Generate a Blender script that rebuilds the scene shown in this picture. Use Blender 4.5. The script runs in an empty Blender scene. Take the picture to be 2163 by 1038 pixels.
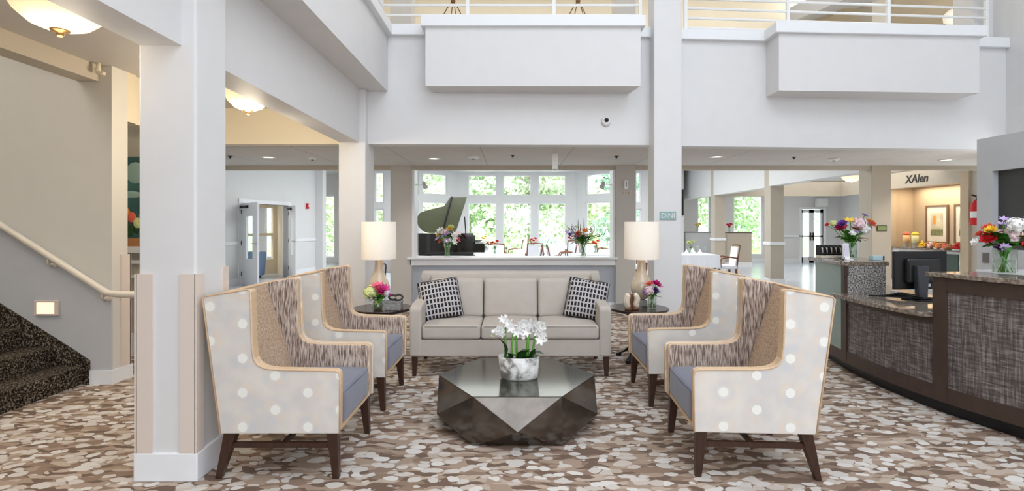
import bpy, bmesh, math, random
from mathutils import Vector, Matrix
PI = math.pi
sc = bpy.context.scene
COL = sc.collection

# ---------------------------------------------------------------- camera
F, CX, HY, CZ = 1119.0, 1081.5, 475.0, 1.45
cam_d = bpy.data.cameras.new('camera'); cam = bpy.data.objects.new('camera', cam_d); COL.objects.link(cam)
cam.location = (0, 0, CZ); cam.rotation_euler = (PI/2, 0, 0)
cam_d.sensor_width = 36; cam_d.lens = F/2163*36; cam_d.shift_y = (HY-519)/2163
cam_d.clip_end = 300; cam_d.clip_start = .05
sc.camera = cam
sc.view_settings.view_transform = 'Standard'; sc.view_settings.look = 'None'
sc.view_settings.gamma = 1; sc.view_settings.exposure = 0.0
try: sc.view_settings.use_curve_mapping = False
except Exception: pass
# ---------------------------------------------------------------- sky
w = bpy.data.worlds.new('sky'); sc.world = w; w.use_nodes = True
bg = w.node_tree.nodes['Background']; bg.inputs[0].default_value = (.90, .95, 1, 1); bg.inputs[1].default_value = 5.0
sun_d = bpy.data.lights.new('sun', 'SUN'); sun = bpy.data.objects.new('sun', sun_d); COL.objects.link(sun)
sun_d.energy = 6.0; sun_d.angle = .02; sun_d.color = (1, .96, .88)
sun.rotation_euler = (math.radians(35), 0, math.radians(30)); sun.location = (20, -20, 40)

def area(name, loc, size, power, rot=(0, 0, 0), color=(1, 1, 1)):
    d = bpy.data.lights.new(name, 'AREA'); d.shape = 'RECTANGLE'; d.size, d.size_y = size
    d.energy = power; d.color = color
    o = bpy.data.objects.new(name, d); o.location = loc; o.rotation_euler = rot; COL.objects.link(o); return o
def point(name, loc, power, color=(1, .8, .55), r=.05):
    d = bpy.data.lights.new(name, 'POINT'); d.energy = power; d.color = color; d.shadow_soft_size = r
    o = bpy.data.objects.new(name, d); o.location = loc; COL.objects.link(o); return o
area('atrium_overhead_fill', (2.0, -0.6, 7.35), (7.0, 7.4), 425, (0, 0, 0), (.80, .88, 1))  # unseen area light added under the closed ceiling for overhead daylight
area('atrium_front_fill', (1.5, -4.6, 3.2), (8.0, 4.5), 330, (math.radians(90), 0, 0), (.83, .90, 1))  # added frontal fill behind the camera; the rear wall has no windows
area('dining_fill', (0.5, 13.5, 3.40), (9, 7), 470, (0, 0, 0), (.97, .99, 1))  # added fill to brighten the dining hall, no fixture there
area('aisle_fill', (9.4, 15.5, 2.82), (3.5, 6), 95, (0, 0, 0), (1, .99, .96))  # added fill for the aisle, besides its bowl light
area('side_room_fill', (-9.3, 13.8, 2.85), (2.0, 3), 150, (0, 0, 0), (1, .97, .9))  # added fill to brighten the room behind the double door
area('gallery_fill', (0.5, 9.2, 6.25), (9, 2.4), 92, (0, 0, 0), (1, .97, .92))  # added fill that lifts the upper gallery wall
area('staircase_fill', (-6.2, 2.2, 5.6), (2.5, 3), 120, (0, 0, 0), (1, .97, .93))  # unseen fill added above the stairs to brighten the left side

# ---------------------------------------------------------------- helpers
def lin(c):
    return tuple(((v/255)/12.92 if v/255 <= .04045 else ((v/255+.055)/1.055)**2.4) for v in c) + (1,)
def P(px, py, d): return Vector(((px-CX)*d/F, d, CZ-(py-HY)*d/F))

MATS = {}
def mat(name, col, rough=.6, metal=0, var=.04, scale=6, bump=0, bscale=60, emit=None, estr=0, spec=.5, trans=0, ior=1.45, coat=0, sheen=0, stretch=None):
    if name in MATS: return MATS[name]
    m = bpy.data.materials.new(name); m.use_nodes = True; nt = m.node_tree; b = nt.nodes['Principled BSDF']
    b.inputs['Roughness'].default_value = rough; b.inputs['Metallic'].default_value = metal
    b.inputs['Specular IOR Level'].default_value = spec; b.inputs['Transmission Weight'].default_value = trans
    b.inputs['IOR'].default_value = ior; b.inputs['Coat Weight'].default_value = coat
    b.inputs['Sheen Weight'].default_value = sheen
    tc = nt.nodes.new('ShaderNodeTexCoord'); mp = nt.nodes.new('ShaderNodeMapping')
    nt.links.new(tc.outputs['Object'], mp.inputs[0])
    if stretch: mp.inputs['Scale'].default_value = stretch
    n = nt.nodes.new('ShaderNodeTexNoise'); n.inputs['Scale'].default_value = scale; n.inputs['Detail'].default_value = 4
    nt.links.new(mp.outputs[0], n.inputs['Vector'])
    r = nt.nodes.new('ShaderNodeValToRGB'); c = lin(col)
    r.color_ramp.elements[0].position = .3; r.color_ramp.elements[1].position = .7
    r.color_ramp.elements[0].color = tuple(max(0, v*(1-var)) for v in c[:3])+(1,)
    r.color_ramp.elements[1].color = tuple(min(1, v*(1+var)) for v in c[:3])+(1,)
    nt.links.new(n.outputs['Fac'], r.inputs[0]); nt.links.new(r.outputs[0], b.inputs['Base Color'])
    if bump:
        n2 = nt.nodes.new('ShaderNodeTexNoise'); n2.inputs['Scale'].default_value = bscale; n2.inputs['Detail'].default_value = 3
        nt.links.new(mp.outputs[0], n2.inputs['Vector'])
        bp = nt.nodes.new('ShaderNodeBump'); bp.inputs['Strength'].default_value = bump; bp.inputs['Distance'].default_value = .004
        nt.links.new(n2.outputs['Fac'], bp.inputs['Height']); nt.links.new(bp.outputs[0], b.inputs['Normal'])
    if emit:
        b.inputs['Emission Color'].default_value = lin(emit); b.inputs['Emission Strength'].default_value = estr
    MATS[name] = m; return m

def N(nt, t, **k):
    n = nt.nodes.new(t)
    for a, v in k.items(): setattr(n, a, v)
    return n
def M(nt, op, a, b=None, c=None):
    n = nt.nodes.new('ShaderNodeMath'); n.operation = op
    for i, v in enumerate((a, b, c)):
        if v is None: continue
        if isinstance(v, (int, float)): n.inputs[i].default_value = v
        else: nt.links.new(v, n.inputs[i])
    return n.outputs[0]
def MIX(nt, f, a, b):
    n = nt.nodes.new('ShaderNodeMix'); n.data_type = 'RGBA'
    for i, v in ((0, f), (6, a), (7, b)):
        if isinstance(v, (int, float)): n.inputs[i].default_value = v
        elif isinstance(v, tuple): n.inputs[i].default_value = v
        else: nt.links.new(v, n.inputs[i])
    return n.outputs[2]
def base(name):
    m = bpy.data.materials.new(name); m.use_nodes = True; MATS[name] = m
    nt = m.node_tree; b = nt.nodes['Principled BSDF']; tc = N(nt, 'ShaderNodeTexCoord')
    return m, nt, b, tc.outputs['Object']
def mapping(nt, vec, scale):
    mp = N(nt, 'ShaderNodeMapping'); nt.links.new(vec, mp.inputs[0]); mp.inputs['Scale'].default_value = scale; return mp.outputs[0]
def noise(nt, vec, s, d=3):
    n = N(nt, 'ShaderNodeTexNoise'); n.inputs['Scale'].default_value = s; n.inputs['Detail'].default_value = d
    nt.links.new(vec, n.inputs['Vector']); return n
def ramp(nt, fac, stops, const=False):
    r = N(nt, 'ShaderNodeValToRGB'); nt.links.new(fac, r.inputs[0]); e = r.color_ramp.elements
    if const: r.color_ramp.interpolation = 'CONSTANT'
    while len(e) < len(stops): e.new(.5)
    for el, (p, c) in zip(e, stops): el.position = p; el.color = lin(c) if len(c) == 3 else c
    return r.outputs[0]
def bump(nt, b, h, s=.4, d=.01):
    bp = N(nt, 'ShaderNodeBump'); bp.inputs['Strength'].default_value = s; bp.inputs['Distance'].default_value = d
    nt.links.new(h, bp.inputs['Height']); nt.links.new(bp.outputs[0], b.inputs['Normal'])

# carpet of pebble-like blobs
def mk_carpet():
    m, nt, b, v = base('pebble_carpet')
    nz = noise(nt, mapping(nt, v, (1, 1, 1)), 7, 2)
    va = N(nt, 'ShaderNodeVectorMath', operation='MULTIPLY_ADD'); nt.links.new(nz.outputs['Color'], va.inputs[0])
    va.inputs[1].default_value = (.09, .09, 0); nt.links.new(v, va.inputs[2])
    vec = mapping(nt, va.outputs[0], (11, 16.5, 1))
    vo = N(nt, 'ShaderNodeTexVoronoi'); vo.inputs['Scale'].default_value = 1; nt.links.new(vec, vo.inputs['Vector'])
    sep = N(nt, 'ShaderNodeSeparateColor'); nt.links.new(vo.outputs['Color'], sep.inputs[0])
    vb = N(nt, 'ShaderNodeTexVoronoi'); vb.inputs['Scale'].default_value = 1; nt.links.new(mapping(nt, va.outputs[0], (9, 27, 1)), vb.inputs['Vector'])
    sb = N(nt, 'ShaderNodeSeparateColor'); nt.links.new(vb.outputs['Color'], sb.inputs[0])
    under = ramp(nt, sb.outputs[0], [(0, (114, 94, 80)), (.28, (144, 122, 105)), (.55, (168, 147, 129)), (.8, (188, 171, 154))], True)
    lights = ramp(nt, sep.outputs[1], [(0, (210, 203, 195)), (.5, (222, 217, 210)), (.8, (202, 191, 180))], True)
    isl = M(nt, 'MULTIPLY', M(nt, 'GREATER_THAN', sep.outputs[0], .27), M(nt, 'LESS_THAN', vo.outputs['Distance'], M(nt, 'ADD', .40, M(nt, 'MULTIPLY', sep.outputs[2], .22))))
    c2 = MIX(nt, isl, under, lights)
    fine = noise(nt, v, 260, 2)
    c3 = MIX(nt, M(nt, 'MULTIPLY', fine.outputs['Fac'], .22), c2, lin((130, 112, 100)))
    nt.links.new(c3, b.inputs['Base Color']); b.inputs['Roughness'].default_value = .95; b.inputs['Specular IOR Level'].default_value = .15
    bump(nt, b, fine.outputs['Fac'], .5, .006); return m
def mk_stair_carpet():
    m, nt, b, v = base('stair_carpet')
    n1 = noise(nt, v, 70, 3)
    c = ramp(nt, n1.outputs['Fac'], [(.38, (26, 22, 18)), (.52, (66, 57, 48)), (.66, (150, 138, 122))])
    nt.links.new(c, b.inputs['Base Color']); b.inputs['Roughness'].default_value = 1; b.inputs['Specular IOR Level'].default_value = .1
    bump(nt, b, n1.outputs['Fac'], .6, .01); return m
def mk_dots():
    m, nt, b, v = base('dotted_upholstery')
    s = N(nt, 'ShaderNodeSeparateXYZ'); nt.links.new(v, s.inputs[0])
    u = M(nt, 'ADD', s.outputs[0], M(nt, 'ADD', s.outputs[1], 10.342)); z = M(nt, 'ADD', s.outputs[2], 9.9345)
    def lat(off):
        a = M(nt, 'SUBTRACT', M(nt, 'FRACT', M(nt, 'ADD', M(nt, 'DIVIDE', u, .37), off)), .5)
        c = M(nt, 'SUBTRACT', M(nt, 'FRACT', M(nt, 'ADD', M(nt, 'DIVIDE', z, .195), off)), .5)
        a = M(nt, 'MULTIPLY', a, .37); c = M(nt, 'MULTIPLY', c, .195)
        return M(nt, 'SQRT', M(nt, 'ADD', M(nt, 'MULTIPLY', a, a), M(nt, 'MULTIPLY', c, c))), M(nt, 'ARCTAN2', c, a)
    (d1, a1), (d2, a2) = lat(0), lat(.5)
    d = M(nt, 'MINIMUM', d1, d2)
    n1 = noise(nt, v, 7, 2)
    basec = ramp(nt, n1.outputs['Fac'], [(.35, (208, 204, 199)), (.65, (222, 215, 205))])
    halo = ramp(nt, noise(nt, v, 11, 1).outputs['Fac'], [(.35, (226, 206, 184)), (.65, (196, 200, 206))])
    hm = ramp(nt, d, [(.03, (0, 0, 0, 1)), (.045, (.6, .6, .6, 1)), (.095, (0, 0, 0, 1))])
    c = MIX(nt, hm, basec, halo)
    c = MIX(nt, M(nt, 'LESS_THAN', d, .027), c, lin((236, 234, 226)))
    nt.links.new(c, b.inputs['Base Color']); b.inputs['Roughness'].default_value = .8; b.inputs['Specular IOR Level'].default_value = .2
    bump(nt, b, noise(nt, v, 300, 1).outputs['Fac'], .15, .002); return m
def mk_streak(name, cs, sx=(70, 70, 9)):
    m, nt, b, v = base(name)
    n1 = noise(nt, mapping(nt, v, sx), 1, 4)
    c = ramp(nt, n1.outputs['Fac'], [(.36, cs[0]), (.5, cs[1]), (.66, cs[2])])
    nt.links.new(c, b.inputs['Base Color']); b.inputs['Roughness'].default_value = .85; b.inputs['Specular IOR Level'].default_value = .2
    bump(nt, b, n1.outputs['Fac'], .6, .01); return m
def mk_weave():
    m, nt, b, v = base('woven_panel')
    a = noise(nt, mapping(nt, v, (9, 9, 90)), 1, 4).outputs['Fac']; c = noise(nt, mapping(nt, v, (80, 80, 6)), 1, 4).outputs['Fac']
    mx = M(nt, 'ADD', M(nt, 'MULTIPLY', a, .5), M(nt, 'MULTIPLY', c, .5))
    co = ramp(nt, mx, [(.38, (66, 58, 55)), (.5, (98, 89, 86)), (.62, (142, 134, 131))])
    nt.links.new(co, b.inputs['Base Color']); b.inputs['Roughness'].default_value = .6
    bump(nt, b, mx, .5, .006); return m
def mk_granite(name, cs, sc_=55):
    m, nt, b, v = base(name)
    n1 = noise(nt, v, sc_, 4).outputs['Fac']
    co = ramp(nt, n1, [(.38, cs[0]), (.5, cs[1]), (.62, cs[2])])
    nt.links.new(co, b.inputs['Base Color']); b.inputs['Roughness'].default_value = .08; b.inputs['Specular IOR Level'].default_value = .6; return m
def mk_marble():
    m, nt, b, v = base('marble_pot')
    n0 = noise(nt, v, 9, 5); n0.inputs['Distortion'].default_value = 1.2
    co = ramp(nt, n0.outputs['Fac'], [(.38, (120, 116, 110)), (.48, (205, 203, 198)), (.6, (232, 230, 226)), (.7, (176, 172, 160))])
    nt.links.new(co, b.inputs['Base Color']); b.inputs['Roughness'].default_value = .5; return m
def mk_pillow():
    m, nt, b, v = base('dash_pillow_fabric')
    nz = noise(nt, v, 14, 2)
    va = N(nt, 'ShaderNodeVectorMath', operation='MULTIPLY_ADD'); nt.links.new(nz.outputs['Color'], va.inputs[0])
    va.inputs[1].default_value = (.02, .02, .02); nt.links.new(v, va.inputs[2])
    s = N(nt, 'ShaderNodeSeparateXYZ'); nt.links.new(va.outputs[0], s.inputs[0])
    fx = M(nt, 'ABSOLUTE', M(nt, 'SUBTRACT', M(nt, 'FRACT', M(nt, 'MULTIPLY', M(nt, 'ADD', s.outputs[0], 5), 29)), .5))
    fz = M(nt, 'ABSOLUTE', M(nt, 'SUBTRACT', M(nt, 'FRACT', M(nt, 'MULTIPLY', M(nt, 'ADD', s.outputs[2], 5), 19)), .5))
    k = M(nt, 'MULTIPLY', M(nt, 'LESS_THAN', fx, .30), M(nt, 'LESS_THAN', fz, .36))
    co = MIX(nt, k, lin((188, 182, 182)), lin((20, 19, 24)))
    nt.links.new(co, b.inputs['Base Color']); b.inputs['Roughness'].default_value = .85; return m
def mk_tiles(name, c1, c2, sx, rough, gap=.012):
    m, nt, b, v = base(name)
    s = N(nt, 'ShaderNodeSeparateXYZ'); nt.links.new(v, s.inputs[0])
    def ln(o): return M(nt, 'LESS_THAN', M(nt, 'FRACT', M(nt, 'DIVIDE', M(nt, 'ADD', o, 60.2), sx)), gap)
    k = M(nt, 'MAXIMUM', ln(s.outputs[0]), ln(s.outputs[1]))
    n1 = noise(nt, v, 1.4, 3).outputs['Fac']
    cc = ramp(nt, n1, [(.3, tuple(int(x*.97) for x in c1)), (.7, c1)])
    co = MIX(nt, k, cc, lin(c2)); nt.links.new(co, b.inputs['Base Color']); b.inputs['Roughness'].default_value = rough; return m
def mk_glass_pane():
    m = bpy.data.materials.new('window_glass'); m.use_nodes = True; nt = m.node_tree; nt.nodes.clear()
    o = N(nt, 'ShaderNodeOutputMaterial'); t = N(nt, 'ShaderNodeBsdfTransparent'); g = N(nt, 'ShaderNodeBsdfGlossy'); x = N(nt, 'ShaderNodeMixShader')
    t.inputs[0].default_value = (.94, .97, .95, 1); g.inputs['Roughness'].default_value = .02
    x.inputs[0].default_value = .05; nt.links.new(t.outputs[0], x.inputs[1]); nt.links.new(g.outputs[0], x.inputs[2]); nt.links.new(x.outputs[0], o.inputs[0]); return m
def mk_vase_glass(name='vase_glass', tint=(.95, .98, .96)):
    m = bpy.data.materials.new(name); m.use_nodes = True; nt = m.node_tree; nt.nodes.clear()
    o = N(nt, 'ShaderNodeOutputMaterial'); t = N(nt, 'ShaderNodeBsdfTransparent'); g = N(nt, 'ShaderNodeBsdfGlossy'); x = N(nt, 'ShaderNodeMixShader')
    lw = N(nt, 'ShaderNodeLayerWeight'); fo = M(nt, 'ADD', M(nt, 'MULTIPLY', M(nt, 'POWER', lw.outputs['Facing'], 3.0), .55), .05)
    t.inputs[0].default_value = tint+(1,); g.inputs['Roughness'].default_value = .03
    nt.links.new(fo, x.inputs[0]); nt.links.new(t.outputs[0], x.inputs[1]); nt.links.new(g.outputs[0], x.inputs[2]); nt.links.new(x.outputs[0], o.inputs[0]); return m
carpet = mk_carpet(); stairc = mk_stair_carpet(); dots = mk_dots()
streak = mk_streak('streaked_upholstery', [(112, 94, 86), (178, 158, 144), (216, 202, 188)], (120, 120, 15))
tanst = mk_streak('tan_stippled_upholstery', [(166, 138, 114), (194, 166, 140), (214, 190, 166)], (170, 170, 60)); weave = mk_weave(); marble = mk_marble(); pillowf = mk_pillow()
gran = mk_granite('brown_granite', [(104, 92, 80), (128, 114, 102), (156, 144, 130)], 40)
stip = mk_granite('speckled_laminate', [(60, 56, 54), (135, 130, 126), (196, 190, 184)], 75)
stip.node_tree.nodes['Principled BSDF'].inputs['Roughness'].default_value = .6
ceilt = mk_tiles('ceiling_tiles', (214, 210, 204), (176, 172, 166), 1.22, .8, .012)
hallfl = mk_tiles('pale_floor_tiles', (206, 212, 222), (190, 196, 206), .9, .22, .01)
glass = mk_glass_pane(); vglass = mk_vase_glass()
wallw = mat('white_wall_paint', (224, 223, 222), .55, var=.012)
wallc = mat('cream_wall_paint', (226, 214, 190), .6, var=.015)
wallg = mat('grey_wall_paint', (196, 197, 199), .6, var=.015)
wallb = mat('blue_grey_wall_paint', (178, 184, 194), .6, var=.015)
wallt = mat('taupe_and_shade_paint', (190, 180, 164), .6, var=.02)  # taupe of walls and trim; on the columns, shade put into the colour
trimw = mat('white_trim_paint', (238, 239, 241), .4, var=.01)
guard = mat('corner_guard_vinyl', (222, 208, 196), .45, var=.01)
white = mat('white_enamel', (238, 238, 236), .35, var=.01)
wood = mat('dark_walnut', (62, 40, 30), .35, var=.25, scale=14, stretch=(4, 4, .6))
woodl = mat('chestnut_wood', (120, 72, 42), .4, var=.25, scale=14, stretch=(4, 4, .6))
tan = mat('tan_piping', (212, 182, 148), .75, var=.06, scale=40, bump=.3, bscale=120)
blue = mat('slate_blue_velvet', (112, 114, 130), .75, var=.06, scale=9, bump=.2, bscale=200, sheen=.3)
sofaf = mat('sofa_linen', (190, 181, 171), .85, var=.03, scale=12, bump=.25, bscale=350)
metalt = mat('dark_hammered_metal', (106, 99, 92), .15, metal=.9, var=.15, scale=9)
black = mat('black_plastic', (22, 22, 24), .35, var=.05)
dark = mat('dark_grey_paint', (66, 66, 64), .5, var=.08, scale=3)
bronze = mat('bronze_finial', (110, 84, 52), .35, metal=.8, var=.1)
chrome = mat('brushed_chrome', (190, 190, 190), .2, metal=1, var=.03)
framew = mat('dark_frame_wood', (70, 54, 46), .45, var=.12, scale=12)
bowlm = mat('lit_alabaster_glass', (250, 232, 200), .4, emit=(255, 222, 170), estr=.75, var=.03)
shadem = mat('lit_linen_shade', (238, 228, 214), .9, emit=(255, 236, 214), estr=.12, var=.02, scale=60)
leafm = mat('leaf_green', (58, 112, 34), .5, var=.35, scale=20)
leafd = mat('dark_leaf_green', (34, 70, 26), .45, var=.3, scale=20)
stemm = mat('stem_green', (92, 158, 52), .5, var=.2, scale=20)
cloth = mat('white_cloth', (240, 241, 244), .8, var=.02)
FC = {k: mat('petal_'+k, c, .6, var=.12, scale=30) for k, c in dict(white=(244, 242, 238), pink=(226, 96, 132), magenta=(196, 36, 120), red=(206, 38, 44), coral=(232, 110, 84),
      yellow=(240, 200, 60), purple=(108, 58, 150), lilac=(188, 160, 206), blush=(238, 208, 212), lime=(214, 222, 150), orange=(240, 150, 60), hotpink=(214, 44, 84)).items()}

class MB:
    """collects shapes; build() links them as ONE mesh object"""
    def __init__(s): s.v = []; s.f = []; s.m = []
    def add(s, vs, fs, mi=0):
        o = len(s.v); s.v += [tuple(v) for v in vs]; s.f += [tuple(i+o for i in f) for f in fs]; s.m += [mi]*len(fs); return s
    def box(s, x0, x1, y0, y1, z0, z1, mi=0):
        vs = [(x, y, z) for z in (z0, z1) for y in (y0, y1) for x in (x0, x1)]
        return s.add(vs, [(0, 2, 3, 1), (4, 5, 7, 6), (0, 1, 5, 4), (2, 6, 7, 3), (0, 4, 6, 2), (1, 3, 7, 5)], mi)
    def hexa(s, b, t, mi=0):      # bottom quad, top quad (ccw from above)
        return s.add(list(b)+list(t), [(3, 2, 1, 0), (4, 5, 6, 7), (0, 1, 5, 4), (1, 2, 6, 5), (2, 3, 7, 6), (3, 0, 4, 7)], mi)
    def prism(s, pts, a, b, axis='y', mi=0, mside=None):  # polygon extruded between a and b along axis
        n = len(pts); mk = {'y': lambda p, q: (p[0], q, p[1]), 'z': lambda p, q: (p[0], p[1], q), 'x': lambda p, q: (q, p[0], p[1])}[axis]
        vs = [mk(p, a) for p in pts]+[mk(p, b) for p in pts]
        s.add(vs, [tuple(range(n)), tuple(range(2*n-1, n-1, -1))], mi)
        o = len(s.v)-2*n
        for i in range(n):
            j = (i+1) % n; s.f.append((o+i, o+n+i, o+n+j, o+j)); s.m.append(mi if mside is None else mside)
        return s
    def lathe(s, prof, c=(0, 0, 0), n=28, mi=0, sx=1, sy=1, closed=True):
        vs = []; fs = []
        for (r, z) in prof:
            for k in range(n): a = 2*PI*k/n; vs.append((c[0]+r*math.cos(a)*sx, c[1]+r*math.sin(a)*sy, c[2]+z))
        for i in range(len(prof)-1):
            for k in range(n): a, b = i*n+k, i*n+(k+1) % n; fs.append((a, b, b+n, a+n))
        if closed: fs.append(tuple(range(n-1, -1, -1))); fs.append(tuple((len(prof)-1)*n+k for k in range(n)))
        return s.add(vs, fs, mi)
    def tube(s, pts, r, n=8, mi=0):
        pts = [Vector(p) for p in pts]; rs = r if isinstance(r, (list, tuple)) else [r]*len(pts); vs = []; fs = []; up = None
        for i, p in enumerate(pts):
            t = (pts[min(i+1, len(pts)-1)]-pts[max(i-1, 0)]); t = t.normalized() if t.length > 1e-9 else Vector((0, 0, 1))
            if up is None: up = t.orthogonal().normalized()
            up = (up-t*up.dot(t)); up = up.normalized() if up.length > 1e-6 else t.orthogonal().normalized()
            q = t.cross(up)
            for k in range(n): a = 2*PI*k/n; vs.append(p+(up*math.cos(a)+q*math.sin(a))*rs[i])
        for i in range(len(pts)-1):
            for k in range(n): a, b = i*n+k, i*n+(k+1) % n; fs.append((a, b, b+n, a+n))
        fs.append(tuple(range(n-1, -1, -1))); fs.append(tuple((len(pts)-1)*n+k for k in range(n)))
        return s.add(vs, fs, mi)
    def bar(s, a, b, wx, wy, wx2=None, wy2=None, mi=0):   # vertical-ish tapered square bar
        wx2 = wx if wx2 is None else wx2; wy2 = wy if wy2 is None else wy2
        q = lambda c, x, y: [(c[0]-x, c[1]-y, c[2]), (c[0]+x, c[1]-y, c[2]), (c[0]+x, c[1]+y, c[2]), (c[0]-x, c[1]+y, c[2])]
        return s.hexa(q(a, wx/2, wy/2), q(b, wx2/2, wy2/2), mi)
    def rbox(s, c, size, r, bulge=(0, 0, 0), n=10, M_=None, mi=0):
        h = [x/2 for x in size]; vs = []; fs = []; idx = {}
        def pt(u, v, w_):
            p = [u, v, w_]; q = []
            for i in range(3): q.append(max(-(h[i]-r), min(h[i]-r, p[i]*h[i])))
            d = Vector([p[i]*h[i]-q[i] for i in range(3)])
            if d.length > 1e-9: d = d.normalized()*r
            o = Vector(q)+d
            for i in range(3):
                j, k = (i+1) % 3, (i+2) % 3
                o[i] += bulge[i]*(1-p[j]**2)*(1-p[k]**2)*(1 if p[i] > 0 else -1)*abs(p[i])
            return o
        def ts(nn, hh):
            t = [-1+2*i/nn for i in range(nn+1)]; e = r/hh if hh > r else .5
            return sorted(set([round(x, 5) for x in t]+[round(x, 5) for x in (-1+e, 1-e, -1+e*.3, 1-e*.3, -1+e*.6, 1-e*.6)]))
        T = [ts(n, h[i]) for i in range(3)]
        for ax in range(3):
            for sg in (-1, 1):
                j, k = (ax+1) % 3, (ax+2) % 3; g = []
                for a in T[j]:
                    row = []
                    for b in T[k]:
                        p = [0, 0, 0]; p[ax] = sg; p[j] = a; p[k] = b; key = tuple(round(x, 5) for x in p)
                        if key not in idx:
                            idx[key] = len(vs); o = pt(*p); o = (M_ @ o) if M_ is not None else o; vs.append(o+Vector(c))
                        row.append(idx[key])
                    g.append(row)
                for a in range(len(g)-1):
                    for b in range(len(g[0])-1):
                        f = (g[a][b], g[a+1][b], g[a+1][b+1], g[a][b+1]); fs.append(f if sg > 0 else f[::-1])
        return s.add(vs, fs, mi)
    def ball(s, c, r, n=8, sz=1, mi=0):
        m = max(4, n//2+1); return s.lathe([(max(1e-4, math.sin(PI*i/m))*r, -math.cos(PI*i/m)*r*sz) for i in range(m+1)], c, n, mi)
    def build(s, name, mats, parent=None, smooth=False, bevel=0, off=None, auto=None):
        if not isinstance(mats, (list, tuple)): mats = [mats]
        me = bpy.data.meshes.new(name)
        vs = s.v if off is None else [(v[0]-off[0], v[1]-off[1], v[2]-off[2]) for v in s.v]
        me.from_pydata(vs, [], s.f); me.polygons.foreach_set('material_index', s.m)
        for m in mats: me.materials.append(m)
        bm = bmesh.new(); bm.from_mesh(me); bmesh.ops.recalc_face_normals(bm, faces=bm.faces)
        if auto:
            for e in bm.edges:
                if len(e.link_faces) == 2 and e.calc_face_angle(0) > auto: e.smooth = False
            for f in bm.faces: f.smooth = True
        bm.to_mesh(me); bm.free()
        if smooth: me.polygons.foreach_set('use_smooth', [True]*len(me.polygons))
        o = bpy.data.objects.new(name, me); COL.objects.link(o)
        if parent: o.parent = parent
        if bevel:
            b = o.modifiers.new('bevel', 'BEVEL'); b.width = bevel; b.segments = 2; b.limit_method = 'ANGLE'
        return o

def tag(o, label=None, cat=None, group=None, kind=None):
    if label: o['label'] = label
    if cat: o['category'] = cat
    if group: o['group'] = group
    if kind: o['kind'] = kind
    return o
def thing(name, label, cat, loc=(0, 0, 0), rz=0, group=None):
    o = bpy.data.objects.new(name, None); o.empty_display_size = .1; COL.objects.link(o)
    o.location = loc; o.rotation_euler = (0, 0, rz); return tag(o, label, cat, group)
def struct(name, mb, m, **k):
    o = mb.build(name, m, **k); o['kind'] = 'structure'; return o
def children(o): return [c for c in bpy.data.objects if c.parent is o]
def copy_tree(o, parent=None):
    c = o.copy(); COL.objects.link(c); c.parent = parent
    for ch in children(o): copy_tree(ch, c)
    return c
def place(o, loc, rz=0, label=None, group=None):
    o.location = loc; o.rotation_euler = (0, 0, rz)
    if label: o['label'] = label
    if group: o['group'] = group
    return o
def text_mesh(name, s, size, m, parent, M_, extrude=.003, shear=0):
    cu = bpy.data.curves.new(name, 'FONT'); cu.body = s; cu.size = size; cu.extrude = extrude; cu.align_x = 'CENTER'; cu.align_y = 'CENTER'; cu.shear = shear; cu.offset = .004 if size > .2 else 0
    t = bpy.data.objects.new(name, cu); COL.objects.link(t); bpy.context.view_layer.update()
    me = bpy.data.meshes.new_from_object(t.evaluated_get(bpy.context.evaluated_depsgraph_get()))
    bpy.data.objects.remove(t); me.name = name; me.materials.clear(); me.materials.append(m)
    me.transform(M_); o = bpy.data.objects.new(name, me); COL.objects.link(o); o.parent = parent; return o

def wallseg(name, p0, p1, z0, z1, th, openings, m):
    """wall from p0 to p1 (plan), thickness th to the far side, with rectangular openings (u0,u1,z0,z1)"""
    p0 = Vector(p0); p1 = Vector(p1); d = (p1-p0); L = d.length; d.normalize(); n = Vector((-d.y, d.x))
    us = sorted(set([0, L]+[o[0] for o in openings]+[o[1] for o in openings])); zs = sorted(set([z0, z1]+[o[2] for o in openings]+[o[3] for o in openings]))
    mb = MB()
    for a, b in zip(us, us[1:]):
        run = None
        for c, e in zip(zs, zs[1:]):
            um, zm = (a+b)/2, (c+e)/2
            if any(o[0] < um < o[1] and o[2] < zm < o[3] for o in openings):
                if run: _col(mb, p0, d, n, a, b, run[0], run[1], th); run = None
            else: run = (run[0], e) if run else (c, e)
        if run: _col(mb, p0, d, n, a, b, run[0], run[1], th)
    o = mb.build(name, m); o['kind'] = 'structure'
    return o, p0, d, n
def _col(mb, p0, d, n, a, b, z0, z1, th):
    q = [p0+d*a, p0+d*b, p0+d*b+n*th, p0+d*a+n*th]
    mb.hexa([(v.x, v.y, z0) for v in q], [(v.x, v.y, z1) for v in q])
WN = [0]
def window(seg, o, th=.12, mull=(), rails=(), fr=.05):
    _, p0, d, n = seg; u0, u1, z0, z1 = o; WN[0] += 1; c = p0+n*(th*.5)
    def bx(mb, a, b, c0, c1, t):
        q = [c+d*a-n*t, c+d*b-n*t, c+d*b+n*t, c+d*a+n*t]; mb.hexa([(v.x, v.y, c0) for v in q], [(v.x, v.y, c1) for v in q])
    f = MB()
    for (a, b, c0, c1) in [(u0, u0+fr, z0, z1), (u1-fr, u1, z0, z1), (u0+fr, u1-fr, z0, z0+fr), (u0+fr, u1-fr, z1-fr, z1)]: bx(f, a, b, c0, c1, .035)
    for mz in rails: bx(f, u0+fr, u1-fr, mz-.02, mz+.02, .025)
    fo = struct('window_%d' % WN[0], f, trimw)
    g = MB(); bx(g, u0+fr*.6, u1-fr*.6, z0+fr*.6, z1-fr*.6, .004); g.build('pane', glass, fo)
    return fo
def upx(seg, px):   # distance along a wall at which the line of sight through px meets it
    _, p0, d, n = seg; k = (px-CX)/F
    return (k*p0.y-p0.x)/(d.x-k*d.y)

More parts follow.
